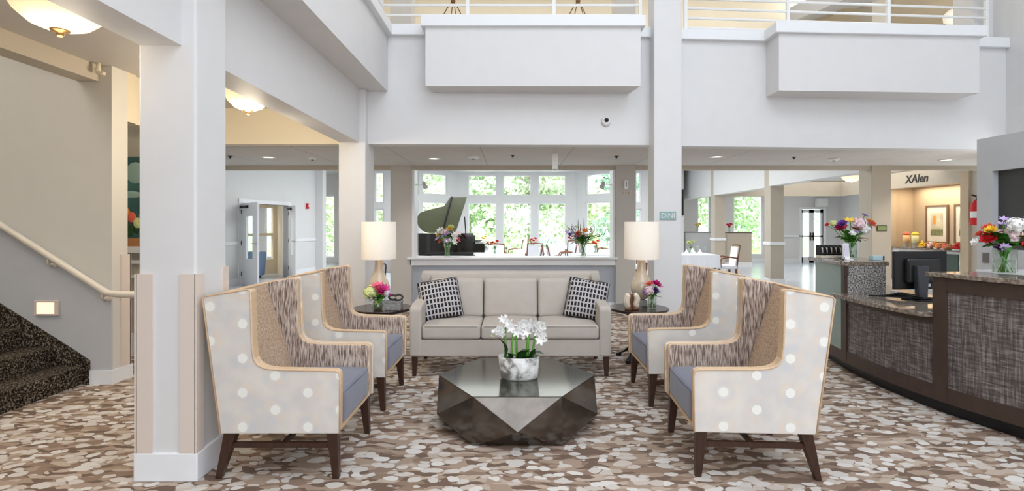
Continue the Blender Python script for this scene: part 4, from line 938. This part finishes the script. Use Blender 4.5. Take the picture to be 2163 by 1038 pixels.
# orchid
t = thing('potted_orchid', 'white orchids in a marbled oval pot on the coffee table', 'potted plant', (.052, 3.90, .3205))
a_ = [(.001, 0), (.125, 0), (.138, .015), (.152, .165), (.144, .165), (.132, .02), (.001, .02)]
MB().lathe(a_, n=40, sx=1.0, sy=.62, closed=False).build('pot', marble, t, smooth=True)
MB().lathe([(.001, .13), (.142, .13)], n=30, sx=1, sy=.61, closed=False).build('soil', mat('moss_soil', (54, 58, 26), .9, var=.4, scale=40, bump=.6, bscale=40), t)
rnd = random.Random(6); lf = MB()
for (x, z, dx, dz, w_) in [(-.11, .15, -.05, .16, .09), (-.02, .14, .10, .075, .09), (.02, .14, -.12, .01, .1), (.06, .14, .12, .05, .1), (.03, .13, .02, .09, .1), (.1, .14, .03, .09, .07), (-.06, .14, -.04, .06, .07), (-.03, .13, .16, .01, .09)]:
    leafshape(lf, (x, -.02, z), (x+dx, -.05+rnd.uniform(-.02, .02), z+dz), w_, .35)
lf.build('leaves', leafd, t, smooth=True)
stems = [(-.095, .40, -.10), (-.05, .33, -.045), (-.012, .36, -.02), (.065, .35, .07), (.105, .33, .12)]
for i, (x, h, xt) in enumerate(stems):
    MB().tube([(x, -.01+.02*(i % 2), .1), (x-.005, -.01, .2), (xt, -.02, h)], [.010, .009, .006] if i != 3 else [.014, .013, .009], 8).build('stem', stemm, t, smooth=True)
fl = [(-.12, .42, .035), (-.075, .385, .045), (-.06, .36, .045), (-.145, .335, .045), (-.125, .315, .04), (-.02, .33, .045), (.01, .34, .05), (.03, .38, .05), (.06, .33, .045), (.0, .37, .04), (.10, .38, .055), (.15, .37, .055), (.13, .33, .05), (.17, .32, .045), (.155, .27, .045), (.12, .36, .05), (.175, .30, .035), (-.19, .335, .018), (-.195, .30, .014), (.195, .265, .02), (.03, .29, .02), (-.10, .44, .02)]
for i, (x, z, r) in enumerate(fl):
    r *= .92; mb = MB(); p = Vector((x, -.04+.02*math.sin(i*2.1), z+.022)); flower('daisy' if r < .03 else 'rose' if i % 4 == 3 else 'lily', r, rnd, mb, p, (rnd.uniform(-.5, .5), -1, rnd.uniform(-.2, .3)))
    mb.build('blossom', FC['white'] if r > .015 else FC['lime'], t)

# things on side tables
t = thing('decorative_box', 'small carved grey box on the left side table', 'box', (-1.245, 5.58, .556))
m_ = MB().box(-.085, .085, -.06, .06, 0, .075); o = m_.build('box_body', mat('carved_grey', (150, 148, 146), .7, var=.3, scale=60, bump=.6, bscale=80), t, bevel=.004); MB().box(-.088, .088, -.063, .063, .075, .092).build('lid', mat('carved_grey', (150, 148, 146)), t, bevel=.004)
t = thing('knot_sculpture', 'small black knotted sculpture on top of the grey box', 'sculpture', (-1.225, 5.58, .6485))
pts = [(.052*math.cos(a)+.02*math.cos(3*a), .018*math.sin(2*a), .035+.026*math.sin(a)+.012*math.sin(3*a)) for a in [2*PI*k/28 for k in range(29)]]
MB().tube(pts, .011, 8).build('knot', mat('dark_knot', (54, 54, 54), .4, var=.4, scale=60), t, smooth=True)
def bookend(label, x, s):
    t = thing('stone_bookend', label, 'bookend', (x, 5.55+.01*s, .5565), group='pale stone bookends'); rnd = random.Random(3+s)
    m_ = MB().rbox((s*.012, 0, .095), (.058, .06, .15), .024, (.008, .01, .01), 6)
    m_.v = [(v[0]+.006*math.sin(v[2]*60+s), v[1], v[2]) for v in m_.v]; m_.build('stone', mat('pale_stone', (226, 212, 190), .7, var=.12, scale=20), t, smooth=True)
    m_ = MB().rbox((-s*.004, .008, .085), (.05, .055, .17), .02, (0, 0, 0), 5); m_.v = [(v[0]-s*.012, v[1], v[2]) for v in m_.v]; m_.box(-.03, .03, -.03, .035, 0, .02)
    m_.build('backing', mat('bronzed_backing', (110, 72, 48), .4, var=.3), t, smooth=True)
bookend('pale stone bookend on the right side table, the left of the pair', 1.215, -1); bookend('slimmer pale stone bookend beside its mate on the right side table', 1.292, 1)

# ================================================================ RECEPTION DESK
def xb(y): return 3.225+(y-4.6)**2*(.11 if y > 4.6 else .15)
def curve(y0, y1, off, n=16): return [(xb(y0+(y1-y0)*i/n)+off, y0+(y1-y0)*i/n) for i in range(n+1)]
def band(y0, y1, o0, o1, z0, z1, n=16):
    a, b = curve(y0, y1, o0, n), curve(y0, y1, o1, n); m_ = MB()
    vs = [(x, y, z0) for x, y in a]+[(x, y, z0) for x, y in b]+[(x, y, z1) for x, y in a]+[(x, y, z1) for x, y in b]; k = n+1; fs = []
    for i in range(n): fs += [(i, i+1, k+i+1, k+i), (2*k+i, 3*k+i, 3*k+i+1, 2*k+i+1), (i, 2*k+i, 2*k+i+1, i+1), (k+i, k+i+1, 3*k+i+1, 3*k+i)]
    fs += [(0, k, 3*k, 2*k), (n, 2*k+n, 3*k+n, k+n)]; return m_.add(vs, fs)
def join(*ms):
    r = MB()
    for m_ in ms: r.add(m_.v, m_.f)
    return r
t = thing('reception_desk', 'long curved reception desk with woven brown panels and granite tops', 'reception desk', (0, 0, 0))
band(3.0, 6.0, .07, .20, 0, .10).build('toe_kick', black, t, auto=.5)
band(3.0, 6.0, .02, .12, .10, .74, 24).build('body', framew, t, auto=.5)
band(3.0, 4.08, .02, .14, .74, 1.04).build('raised_body', framew, t, auto=.5)
band(5.24, 6.0, .02, .14, .74, 1.04).build('raised_body', framew, t, auto=.5)
# frame members proud of the panels
fr = []
for (y0, y1, zt) in ((3.0, 4.10, 1.045), (4.10, 5.18, .74), (5.18, 6.0, 1.045)):
    fr += [band(y0, y1, 0, .03, .10, .215), band(y0, y1, 0, .03, zt-.10 if zt > 1 else zt-.055, zt)]
for (y0, y1, zt) in ((4.0, 4.105, 1.045), (5.165, 5.215, .74), (5.20, 5.26, 1.045), (5.96, 6.0, 1.045)): fr.append(band(y0, y1, -.004, .03, .10, zt, 3))
join(*fr).build('panel_frame', framew, t, auto=.5)
band(3.0, 4.0, .012, .028, .21, .95).build('woven_panel', weave, t, auto=.5)
band(4.10, 5.17, .012, .028, .21, .69).build('woven_panel', weave, t, auto=.5)
band(5.262, 5.96, -.006, .028, .21, 1.045).build('woven_panel', mat('grey_green_panel', (140, 158, 150), .35, var=.05, scale=3), t, auto=.5)
# low granite worktop
def slabcurve(y0, y1, o0, o1, z0, z1, name, m, n=20): return band(y0, y1, o0, o1, z0, z1, n).build(name, m, t, auto=.5, bevel=.004)
slabcurve(4.105, 5.30, -.095, .80, .735, .772, 'low_worktop', gran)
slabcurve(5.30, 6.0, .1, .80, .735, .772, 'low_worktop', gran)
slabcurve(3.0, 4.13, -.04, .36, 1.05, 1.085, 'raised_worktop', gran)
a = P(1789, 560, 5.28)
m_ = MB().prism([(xb(5.2)-.03, 5.22), (3.72, 5.22), (3.95, 6.05), (xb(6.0)-.06, 6.05), (xb(5.6)-.04, 5.6)], 1.045, 1.085, 'z'); m_.build('raised_worktop', gran, t, bevel=.005)
MB().box(xb(5.2)+.03, 3.67, 5.20, 5.238, .772, 1.045).build('end_panel', stip, t)
MB().box(3.66, 3.70, 5.25, 5.5, .0, 1.045).build('end_post', black, t)
MB().box(xb(4.05)+.1, 4.0, 3.0, 3.03, 0, 1.04).build('inner_end', framew, t)
MB().prism([(xb(5.2)+.2, 5.2), (4.0, 5.15), (4.0, 5.9), (3.6, 5.95)], 0, .735, 'z').build('inner_pedestal', framew, t)
MB().prism([(3.38, 4.12), (3.98, 4.12), (3.98, 4.16), (3.38, 4.16)], 0, .735, 'z').build('inner_pedestal', framew, t)
# desk objects
t = thing('computer_monitor', 'black computer monitor seen from behind on the low reception worktop', 'monitor', (3.70, 4.78, .7725), math.radians(8))
MB().box(-.25, .29, .03, .06, .09, .435).build('screen_panel', black, t, bevel=.006)
MB().rbox((.02, .015, .26), (.34, .05, .22), .02).build('rear_housing', mat('glossy_black', (34, 36, 34), .12), t, smooth=True)
MB().hexa([(-.085, -.06, .0), (.0, -.06, .0), (.0, -.01, .0), (-.085, -.01, .0)], [(-.09, -.045, .31), (.035, -.045, .31), (.035, .01, .31), (-.09, .01, .31)]).build('stand', mat('stand_grey', (58, 60, 66), .3), t, bevel=.01)
MB().prism([(-.14, -.12), (.12, -.12), (.12, .08), (-.14, .08)], 0, .012, 'z').build('foot', black, t, bevel=.004)
for x in (.05, .10): MB().box(x-.018, x+.018, -.013+.04, -.012+.042, .115, .14).build('sticker', white, t)
t = thing('keyboard', 'black keyboard lying on the low worktop beside the monitor', 'keyboard', (4.06, 4.50, .7725), .2)
MB().box(-.16, .16, -.06, .06, 0, .018).build('case', black, t, bevel=.004)
m_ = MB()
for i in range(14):
    for j in range(4): m_.box(-.15+i*.0215, -.132+i*.0215, -.05+j*.026, -.03+j*.026, .018, .024)
m_.build('keys', mat('key_grey', (60, 60, 62), .5), t)
t = thing('cable_bundle', 'tangle of black cables on the worktop in front of the monitor', 'cable', (3.62, 4.7, .7725))
m_ = MB(); rnd = random.Random(2)
for k in range(5):
    m_.tube([(-.25+.02*k, .3-.02*k, .01), (-.12, .12+.03*math.sin(k), .02+.01*k), (.0, -.02+.02*math.cos(k*2), .012+.006*k), (.1, .02+.03*math.sin(k*3), .015+.01*(k % 2)), (.32+.02*k, .0+.03*math.sin(k), .01)], .006, 6)
m_.build('cable', black, t, smooth=True)
t = thing('tablet_charger', 'small white charger and paper on the worktop beside the speckled end panel', 'charger', (3.74, 5.18, .7725))
MB().box(-.03, .03, -.05, .02, 0, .035).build('body', white, t, bevel=.006); MB().tube([(.03, 0, .02), (.08, -.1, .01), (.14, -.2, .008)], .005, 5).build('cord', black, t)
t = thing('cup_organizer', 'black and chrome coffee pod rack on the far reception counter', 'organizer', ((1752-CX)*5.82/F, 5.82, 1.0855), .1)
MB().box(-.13, .13, -.045, .045, 0, .03).build('tray', mat('ivory_tray', (226, 216, 200), .4), t, bevel=.004)
for k in range(5):
    x = -.105+k*.053; m_ = MB()
    for s in (-.021, .021): m_.prism([(-.045, .03), (-.055, .07), (-.035, .12), (.0, .14), (.045, .14), (.045, .03)], x+s-.004, x+s+.004, 'x')
    m_.build('divider', black, t); MB().rbox((x, -.006, .078), (.03, .05, .075), .012).build('pod_pack', mat('pod_silver', (214, 200, 190), .3, var=.3, scale=40), t, smooth=True)
MB().tube([(-.13, -.055, .05), (.13, -.055, .05)], .006, 6).build('front_bar', black, t)
t = thing('brochure_holder', 'white brochure holder between the pod rack and the far bouquet', 'brochure holder', ((1783-CX)*5.55/F, 5.52, 1.0855))
MB().hexa([(-.03, -.02, 0), (.03, -.02, 0), (.03, .02, 0), (-.03, .02, 0)], [(-.03, -.0, .17), (.03, -.0, .17), (.03, .02, .17), (-.03, .02, .17)]).build('holder', white, t)
MB().box(-.022, .022, -.016, .0, .03, .16).build('brochure', mat('paper_lilac', (222, 216, 232), .7), t)
MB().box(-.03, .04, -.06, .02, 0, .006).build('foot', white, t)
t = thing('eyeglasses', 'dark-rimmed eyeglasses lying before the pod rack', 'eyeglasses', ((1770-CX)*5.45/F, 5.42, 1.087))
for s in (-1, 1):
    m_ = MB(); m_.tube([(s*.03+.022*math.cos(a), .0, .018+.016*math.sin(a)) for a in [2*PI*k/14 for k in range(15)]], .0025, 5); m_.tube([(s*.052, 0, .02), (s*.05, .09, .012)], .002, 4); m_.build('rim', black, t)
m_ = MB().tube([(-.01, 0, .022), (.01, 0, .022)], .002, 4); m_.build('bridge', black, t)
t = thing('tissue_box', 'pale teal box with a dark end on the far counter corner', 'box', ((1851-CX)*5.45/F, 5.45, 1.0855), .15)
MB().box(-.065, .05, -.03, .03, 0, .045).build('carton', mat('pale_teal', (178, 204, 208), .5), t, bevel=.004); MB().box(.05, .068, -.03, .03, 0, .043).build('end_cap', mat('slate_cap', (70, 76, 98), .5), t)
t = thing('desk_phone', 'black office phone behind the big bouquet on the partition side', 'phone', (5.35, 5.2, 1.10)); t.location = (4.15, 4.12, 1.02)
bpy.data.objects.remove(t)
t = thing('printer', 'black machine on the back shelf under the shutter at the far right', 'printer', (5.45, 5.05, .95))
MB().box(-.2, .2, -.30, .3, 0, .26).build('body', mat('glossy_black', (34, 36, 34)), t, bevel=.02); MB().box(-.205, -.2, -.2, .2, .05, .12).build('paper_slot', dark, t)
t = thing('back_shelf', 'white shelf cabinet along the partition behind the reception desk', 'cabinet', (5.45, 4.9, 0))
MB().box(-.25, .26, -1.0, 1.0, 0, .93).build('body', wallw, t); MB().box(-.27, .27, -1.02, 1.02, .93, .95).build('top', trimw, t)

# nook contents
t = thing('buffet_cabinet', 'white buffet cabinet with food trays inside the nook', 'cabinet', (10.55, 13.1, 0))
MB().box(-.30, .34, -1.10, 1.25, .1, .82).build('body', wallw, t); MB().box(-.34, .35, -1.13, 1.28, .82, .86).build('counter_top', gran, t, bevel=.005)
MB().box(-.24, .34, -1.05, 1.2, 0, .1).build('toe_kick', wood, t)
bd_ = MB().box(-.32, -.30, -.95, .9, .16, .76).build('door', mat('green_grey_door', (70, 84, 76), .3), t)
MB().tube([(-.33, -.1, .66), (-.36, -.06, .66), (-.36, .06, .66), (-.33, .1, .66)], .014, 6).build('door_handle', black, bd_)
MB().box(.3, .35, .9, 1.28, .86, 1.0).build('backsplash', woodl, t)
MB().box(-.315, -.30, -1.05, -.98, .5, .62).build('outlet', white, t)
def framed(label, y0, y1, z0, z1, col):
    t = thing('framed_picture', label, 'picture', (10.885, (y0+y1)/2, z0)); w_ = (y1-y0)/2; h = z1-z0
    m_ = MB().box(-.03, .01, -w_, -w_+.04, 0, h).box(-.03, .01, w_-.04, w_, 0, h).box(-.03, .01, -w_+.04, w_-.04, 0, .04).box(-.03, .01, -w_+.04, w_-.04, h-.04, h); m_.build('frame', mat('gold_brown_frame', (120, 98, 76), .4), t)
    MB().box(-.012, .008, -w_+.04, w_-.04, .04, h-.04).build('mat_board', mat('mat_board', (236, 230, 214), .7), t)
    MB().box(-.016, -.012, -w_*.55, w_*.55, h*.2, h*.8).build('print', mat(col, (214, 208, 180), .7, var=.25, scale=4), t)
    MB().box(-.018, -.016, -w_*.55, w_*.55, h*.2, h*.36).build('print_lower', mat('olive_wash', (134, 136, 96), .7, var=.3, scale=9), t)
    m_ = MB().box(-.019, -.018, w_*.1, w_*.3, h*.5, h*.72); m_.build('print_shape', FC['orange'], t)
zz = lambda py, y: CZ-(py-HY)*y/F
yy = lambda px, x: x*F/(px-CX)
framed('framed pale abstract print on the nook wall, nearest its corner', yy(2002, 10.86), yy(1955, 10.86), .98, 1.95, 'print_one')
framed('framed pale abstract print on the nook wall, partly cut by the nook edge', yy(2062, 10.86), yy(2015, 10.86), .98, 1.95, 'print_two')
def dispenser(px, y, col, label):
    t = thing('drink_dispenser', label, 'drink dispenser', ((px-CX)*y/F, y, .86)); MB().box(-.05, .05, -.05, .05, 0, .12).build('stand', mat('clear_block', (190, 186, 178)), t)
    MB().lathe([(.001, .12), (.075, .12), (.08, .32), (.001, .32)], n=20).build('jar', mat('drink_'+col, {'peach': (240, 190, 130), 'lemon': (232, 226, 170)}[col], .2), t, smooth=True)
    MB().lathe([(.082, .32), (.082, .36), (.04, .40), (.001, .41)], n=20).build('lid', FC['coral' if col == 'peach' else 'yellow'], t, smooth=True); MB().tube([(-.02, -.07, .15), (-.04, -.12, .14)], .012, 6).build('tap', chrome, t)
dispenser(1914, 13.9, 'peach', 'glass drink dispenser with pink fruit on the left of the buffet'); dispenser(1933, 13.6, 'lemon', 'glass drink dispenser with yellow fruit on the buffet')
rnd = random.Random(8)
foods = [(1948, 'yellow', 'ball', 'bowl heaped with yellow fruit beside the drink dispensers'), (1962, 'blush', 'tray', 'tray of pale pastries behind the fruit bowl'), (1975, 'coral', 'tray', 'tray of salmon-coloured sandwiches in the middle of the buffet'), (1990, 'orange', 'tray', 'tray of brown pastries right of the middle of the buffet'), (2004, 'coral', 'tray', 'stacked tray of meats toward the right of the buffet'), (2022, 'red', 'ball', 'bowl of red fruit at the right end of the buffet')]
foods = [foods[0], foods[1], (1968, 'blush', 'tray', 'small tray of pale rolls between the pastries and salmon sandwiches'), foods[2], (1982, 'orange', 'tray', 'tray of toasted slices next to the salmon sandwiches'), foods[3], (1997, 'coral', 'tray', 'tray of rosy cold cuts past the brown pastries'), foods[4], foods[5]]
for i, (px, c, k, l) in enumerate(foods):
    y = 13.5-i*.178; x = (px-CX)*y/F; x = min(10.72, x); t = thing('food_platter', l, 'food platter', (x, y, .862), group='food platters on the nook buffet')
    MB().lathe([(.001, 0), (.06, 0), (.08, .03), (.075, .03), (.055, .008), (.001, .008)], n=20, sx=1.6, sy=.9).build('plate', mat('platter_wood', (120, 84, 60), .4) if i % 2 else white, t, smooth=True)
    m_ = MB()
    for q in range(24): a = rnd.uniform(0, 6.28); r = rnd.uniform(0, .10); m_.ball((r*math.cos(a)*.8, r*math.sin(a)*.7, .03+rnd.uniform(0, .14)*(1-r*7)), .032, 6)
    m_.build('food', FC[c] if i % 2 == 0 else mat('baked_crust', (176, 124, 84), .7, var=.3, scale=40), t, smooth=True)
# nook lettering
t = thing('nook_sign', 'black ornate raised letters on the fascia above the nook', 'sign', (10.149, (yy(1913, 10.14)+yy(1958, 10.14))/2, CZ+(HY-376.5)*13.05/F))
text_mesh('lettering', 'XAlen', .29, mat('sign_black', (28, 24, 16), .5), t, Matrix.Rotation(-PI/2, 4, 'Z') @ Matrix.Rotation(PI/2, 4, 'X'), .01, .2)

# ================================================================ PIANO
t = thing('grand_piano', 'black grand piano with raised lid seen over the half wall', 'piano', (-1.25, 10.6, 0)); PO = Vector((-1.25, 10.6, 0))
pb = mat('ebony_lacquer', (20, 22, 18), .08, var=.2, coat=.6)
X = lambda px, d=10.3: (px-CX)*d/F+1.25
case = [(X(1004), -.75), (X(1004), .75), (-.1, .70), (X(930), .45), (X(895), .25), (X(885), -.05), (X(885), -.55), (X(892), -.72), (X(905), -.75)]
MB().prism(case, .87, 1.29, 'z').build('case', pb, t, bevel=.01)
MB().box(X(1004)-.02, X(1026), -.72, .72, .93, 1.10).build('keybed', pb, t, bevel=.01)
ky_ = MB().box(X(1004), X(1022), -.62, .62, 1.10, 1.118).build('keys', white, t)
m_ = MB()
for k in range(36):
    if k % 7 not in (2, 6): m_.box(X(1004), X(1004)+.09, -.60+k*.034, -.585+k*.034, 1.118, 1.13)
m_.build('black_keys', black, ky_)
MB().box(X(1003), X(1006), -.62, .62, 1.10, 1.25).build('fallboard', pb, t)
ol = [(905, 491), (893, 487), (884, 478), (880, 468), (881, 459), (887, 450), (900, 445), (920, 440), (937, 436), (944, 428), (950, 418), (953, 416.5), (954, 417), (936, 478), (932, 491)]
ol2 = [(955, 417), (986, 417), (975, 452), (963, 488), (960, 491), (934, 491), (937, 478)]
def onlid(px, py):
    k = Vector(((px-CX)/F, 1, -(py-HY)/F)); p0 = Vector((0, 10.0, 1.30)); nn = Vector((0, -.80, .60)); s = (p0-Vector((0, 0, CZ))).dot(nn)/k.dot(nn); return Vector((0, 0, CZ))+k*s-PO
for nm, o_, mm in (('lid', ol, mat('lid_satin', (112, 118, 92), .3, var=.05)), ('lid_front_flap', ol2, mat('lid_satin', (112, 118, 92)))):
    a = [onlid(*q) for q in o_]; b = [v+Vector((0, .8, -.6))*.025 for v in a]; n_ = len(a)
    MB().add(a+b, [tuple(range(n_)), tuple(range(2*n_-1, n_-1, -1))]+[(i, n_+i, n_+(i+1) % n_, (i+1) % n_) for i in range(n_)]).build(nm, mm, t)
a, b = onlid(937, 482), onlid(954.5, 417); MB().tube([a+Vector((0, -.01, .01)), b+Vector((0, -.01, .01))], .016, 8).build('lid_hinge_strip', black, t)
MB().tube([(X(976), .5, 1.29), (X(974), .45, 1.62)], .012, 6).build('prop_stick', black, t)
for (x, y) in ((X(990), -.55), (X(990), .55), (X(900), -.1)):
    MB().lathe([(.001, .02), (.03, .02), (.03, .05), (.045, .08), (.05, .5), (.07, .93), (.07, .98)], (x, y, 0), 14).build('leg', pb, t, smooth=True)
MB().box(X(990)-.05, X(990)+.05, -.12, .12, .1, .98).build('pedal_lyre', pb, t)
t = thing('music_sheets', 'white sheet music lying on the piano lid frame', 'papers', (-1.4, 9.75, 0)); bpy.data.objects.remove(t)

# ================================================================ DINING AREA
def dining_chair(label):
    t = thing('dining_chair', label, 'chair', group='wood and white dining chairs')
    MB().rbox((0, 0, .45), (.46, .46, .08), .02, (0, 0, .01), 5).build('seat', cloth, t, smooth=True)
    MB().prism([(-.20, .47), (-.24, .50), (-.29, .92), (-.25, .93), (-.19, .5)], -.19, .19, 'y').build('backrest', cloth, t, bevel=.01)
    for s in (-1, 1):
        MB().tube([(-.215, s*.21, .40), (-.25, s*.21, .7), (-.30, s*.20, .955)], [.018, .016, .014], 8).build('back_post', woodl, t, smooth=True)
        MB().tube([(-.24, s*.22, .66), (-.05, s*.24, .69), (.14, s*.235, .66), (.17, s*.235, .6), (.16, s*.22, .44)], .016, 8).build('armrest', woodl, t, smooth=True)
        MB().bar((.20, s*.20, 0), (.19, s*.20, .42), .03, .03, .045, .045).build('leg', woodl, t); MB().bar((-.25, s*.20, 0), (-.20, s*.20, .42), .03, .03, .045, .045).build('leg', woodl, t)
    MB().tube([(-.30, -.20, .955), (-.31, 0, .97), (-.30, .20, .955)], .016, 8).build('top_rail', woodl, t, smooth=True)
    return t
def glass_proto():
    t = thing('wine_glass', '', 'glass'); MB().lathe([(.001, 0), (.032, .002), (.005, .01), (.005, .08), (.03, .11), (.035, .15), (.028, .18), (.026, .18), (.032, .15), (.001, .09)], n=14, closed=False).build('bowl', vglass, t, smooth=True); return t
def napkin_proto():
    t = thing('folded_napkin', '', 'napkin'); m_ = MB()
    m_.add([(-.07, -.05, 0), (.07, -.05, 0), (.07, .05, 0), (-.07, .05, 0), (0, -.01, .13), (0, .01, .13)], [(0, 1, 4), (1, 2, 5, 4), (2, 3, 5), (3, 0, 4, 5), (3, 2, 1, 0)]); m_.build('cloth', cloth, t); return t
dc0 = dining_chair('x'); g0 = glass_proto(); n0 = napkin_proto(); first = {'c': dc0, 'g': g0, 'n': n0}
def inst(k, loc, rz, label, group):
    o = first[k]
    if o.get('used'): o = copy_tree(o)
    else: o['used'] = 1
    place(o, loc, rz, label, group)
def dtable(x, y, w_, d_, where, fc, seed, chairs, zt=.75):
    rnd = random.Random(seed); t = thing('dining_table', 'dining table under a white cloth, '+where, 'table', (x, y, 0))
    MB().box(-w_/2, w_/2, -d_/2, d_/2, zt-.03, zt).build('tabletop', woodl, t)
    for a in (-1, 1):
        for b in (-1, 1): MB().bar((a*(w_/2-.08), b*(d_/2-.08), 0), (a*(w_/2-.08), b*(d_/2-.08), zt-.03), .05, .05).build('leg', woodl, t)
    m_ = MB(); n = 48; vs = []; per = []
    for i in range(n):
        u = i/n*4; s_ = int(u); f = u-s_; q = [(-1, -1), (1, -1), (1, 1), (-1, 1), (-1, -1)]; per.append((q[s_][0]+(q[s_+1][0]-q[s_][0])*f, q[s_][1]+(q[s_+1][1]-q[s_][1])*f))
    W_, D_ = w_/2+.01, d_/2+.01
    vs = [(px*W_, py*D_, .004) for px, py in per]+[(px*(W_+.02+.012*math.sin(i*1.9)), py*(D_+.02+.012*math.sin(i*1.9)), -.28) for i, (px, py) in enumerate(per)]
    m_.add(vs, [tuple(range(n))]+[(i, (i+1) % n, n+(i+1) % n, n+i) for i in range(n)])
    o = m_.build('tablecloth', cloth); o.location = (x, y, zt); tag(o, 'white tablecloth on the dining table '+where, 'tablecloth')
    for i in range(4):
        gx, gy = x+(-.3 if i % 2 else .3)*w_+rnd.uniform(-.05, .05), y+(-.25 if i < 2 else .25)*d_
        inst('g', (gx, gy, zt+.005), 0, 'clear wine glass on the dining table '+where, 'wine glasses, '+where); inst('n', (gx+.12*(1 if i % 2 else -1), gy, zt+.005), rnd.uniform(-.4, .4), 'folded white napkin on the dining table '+where, 'napkins, '+where)
    bouquet('small vase of %s flowers on the dining table %s' % (fc, where), (x, y, zt+.005), [('rose', fc, -.05, .27, .045), ('rose', fc, .05, .30, .045), ('rose', fc, .0, .24, .04), ('daisy', 'coral', .08, .24, .03)], .13, .04, .3, seed, .08, nleaf=8, lw=.04, ll=.08)
    pass
    for (dx, dy, ang) in chairs:
        fac = 'near' if dy < -.3 else 'far' if dy > .3 else 'left' if dx < 0 else 'right'
        lr = '' if abs(dy) < .3 or not any(o2 is not None and (o2[0]-dx) and abs(o2[1]-dy) < .1 for o2 in chairs) else (' left' if dx < 0 else ' right')
        inst('c', (x+dx, y+dy, 0), math.radians(ang), 'wood and white chair, %s%s side of table %s' % (fac, lr, where), 'wood and white dining chairs')
dtable(-.4, 12.3, 1.0, .9, 'just right of the piano', 'red', 21, [(-.85, 0, 0), (.8, 0, 180), (0, .75, 270)])
dtable(1.98, 12.6, 1.0, .9, 'in front of the middle bay window', 'coral', 22, [(-.85, 0, 0), (.85, 0, 180), (0, .75, 270)])
dtable(.6, 14.8, 1.1, .9, 'in the middle of the dining room', 'red', 23, [(-.9, 0, 0), (.9, 0, 180), (0, -.8, 90)])
dtable(3.0, 14.6, 1.0, .9, 'behind the right sill bouquet', 'orange', 24, [(-.85, 0, 0), (.85, 0, 180), (0, -.75, 90)])
dtable(1.9, 17.2, 1.3, .9, 'closest to the bay windows', 'red', 25, [(-1.0, 0, 0), (1.0, 0, 180), (0, -.8, 90)])
dtable(-.9, 16.8, 1.2, .9, 'near the left side of the bay', 'yellow', 26, [(-.95, 0, 0), (.95, 0, 180), (0, -.8, 90)])
dtable(-2.75, 11.2, .9, .9, 'behind the left table lamp', 'pink', 27, [(.75, -.1, 180), (.0, -.8, 90)])
dtable((1458-CX)*12.6/F, 12.6, 1.0, 1.0, 'right of the tall white column', 'lime', 28, [(.80, .0, 180)])
# low partitions in the aisle hall with vases
for px0, px1, y, l, fc, l2 in ((1534, 1585, 18.2, 'tan low partition in front of the tall hall window', 'red', 'small vase of red flowers on the tan low partition'), (1446, 1502, 19.0, 'grey low partition at the left of the colonnade', 'yellow', 'small vase of yellow flowers on the grey low partition')):
    x0, x1 = (px0-CX)*y/F, (px1-CX)*y/F; t = thing('low_partition', l, 'partition', ((x0+x1)/2, y, 0)); w_ = (x1-x0)/2
    MB().box(-w_, w_, -.1, .1, 0, 1.17).build('body', wallt if px0 > 1500 else wallg, t); MB().box(-w_-.01, w_+.01, -.12, .12, 1.17, 1.195).build('cap', framew, t); MB().box(-w_-.01, w_+.01, -.115, .115, 0, .16).build('baseboard', trimw, t)
    bouquet(l2, ((x0 if px0 > 1500 else (x0+x1)/2)+(.1 if px0 > 1500 else 0), y, 1.197), [('rose', fc, -.05, .24, .06), ('rose', fc, .05, .26, .06), ('ball', fc if fc == 'red' else 'lime', 0, .22, .05)], .14, .045, .25, 33, .08, nleaf=4, lw=.05, ll=.1)
# sconces by the sill opening
for s, x in ((1, -1.655), (-1, 1.71)):
    t = thing('wall_spotlight', 'small white swivel spotlight on the %s jamb above the sill' % ('left' if s > 0 else 'right'), 'wall light', (x, 9.15, zz(391, 9.15)), group='swivel spotlights')
    MB().lathe([(.001, 0), (.03, 0), (.03, .012)], n=14).build('mount', white, t); MB().tube([(0, 0, 0), (s*.12, 0, 0)], .008, 6).build('arm', white, t)
    MB().tube([(s*.13, 0, .02), (s*.16, 0, -.03), (s*.17, 0, -.06)], [.03, .045, .04], 12).ball((s*.135, 0, .03), .035, 10).build('lamp_head', mat('grey_white', (206, 204, 200), .4), t, smooth=True)
# picture seen edge on and blue armchair in side room
t = thing('framed_picture', 'dark framed picture seen nearly edge-on just right of the tall column', 'picture', P(1441, 428, 18.47)); MB().box(-.5, .04, -.03, .03, -.45, .45).build('frame', black, t)
t = thing('tub_armchair', 'blue tub armchair in the room beyond the open double doors', 'armchair', (-6.95, 14.05, 0)); t.scale = (1, 1, .84); t.location = P(530, 560, 14.3); t.location.z = 0
m_ = MB(); vs = []
for i in range(13):
    a = PI*.1+PI*1.8*i/12
    for (r, z) in ((.34, .1), (.36, .45), (.38, .85), (.30, .85), (.28, .45), (.26, .1)): vs.append((r*math.cos(a+PI/2)*1.0, r*math.sin(a+PI/2), z))
fs = [(i*6+k, i*6+(k+1) % 6, (i+1)*6+(k+1) % 6, (i+1)*6+k) for i in range(12) for k in range(6)]+[tuple(range(5, -1, -1)), tuple(12*6+k for k in range(6))]
m_.add(vs, fs).build('backrest', mat('dusty_blue', (108, 128, 156), .8), t, smooth=True, bevel=.02); MB().lathe([(.001, .12), (.27, .12), (.28, .4), (.26, .45), (.001, .46)], n=24).build('seat', mat('dusty_blue', (108, 128, 156)), t, smooth=True)
for k in range(4): a = PI/4+k*PI/2; MB().bar((.24*math.cos(a), .24*math.sin(a), 0), (.24*math.cos(a), .24*math.sin(a), .12), .04, .04).build('leg', wood, t)
for o in list(bpy.data.objects):
    if 'used' in o: del o['used']
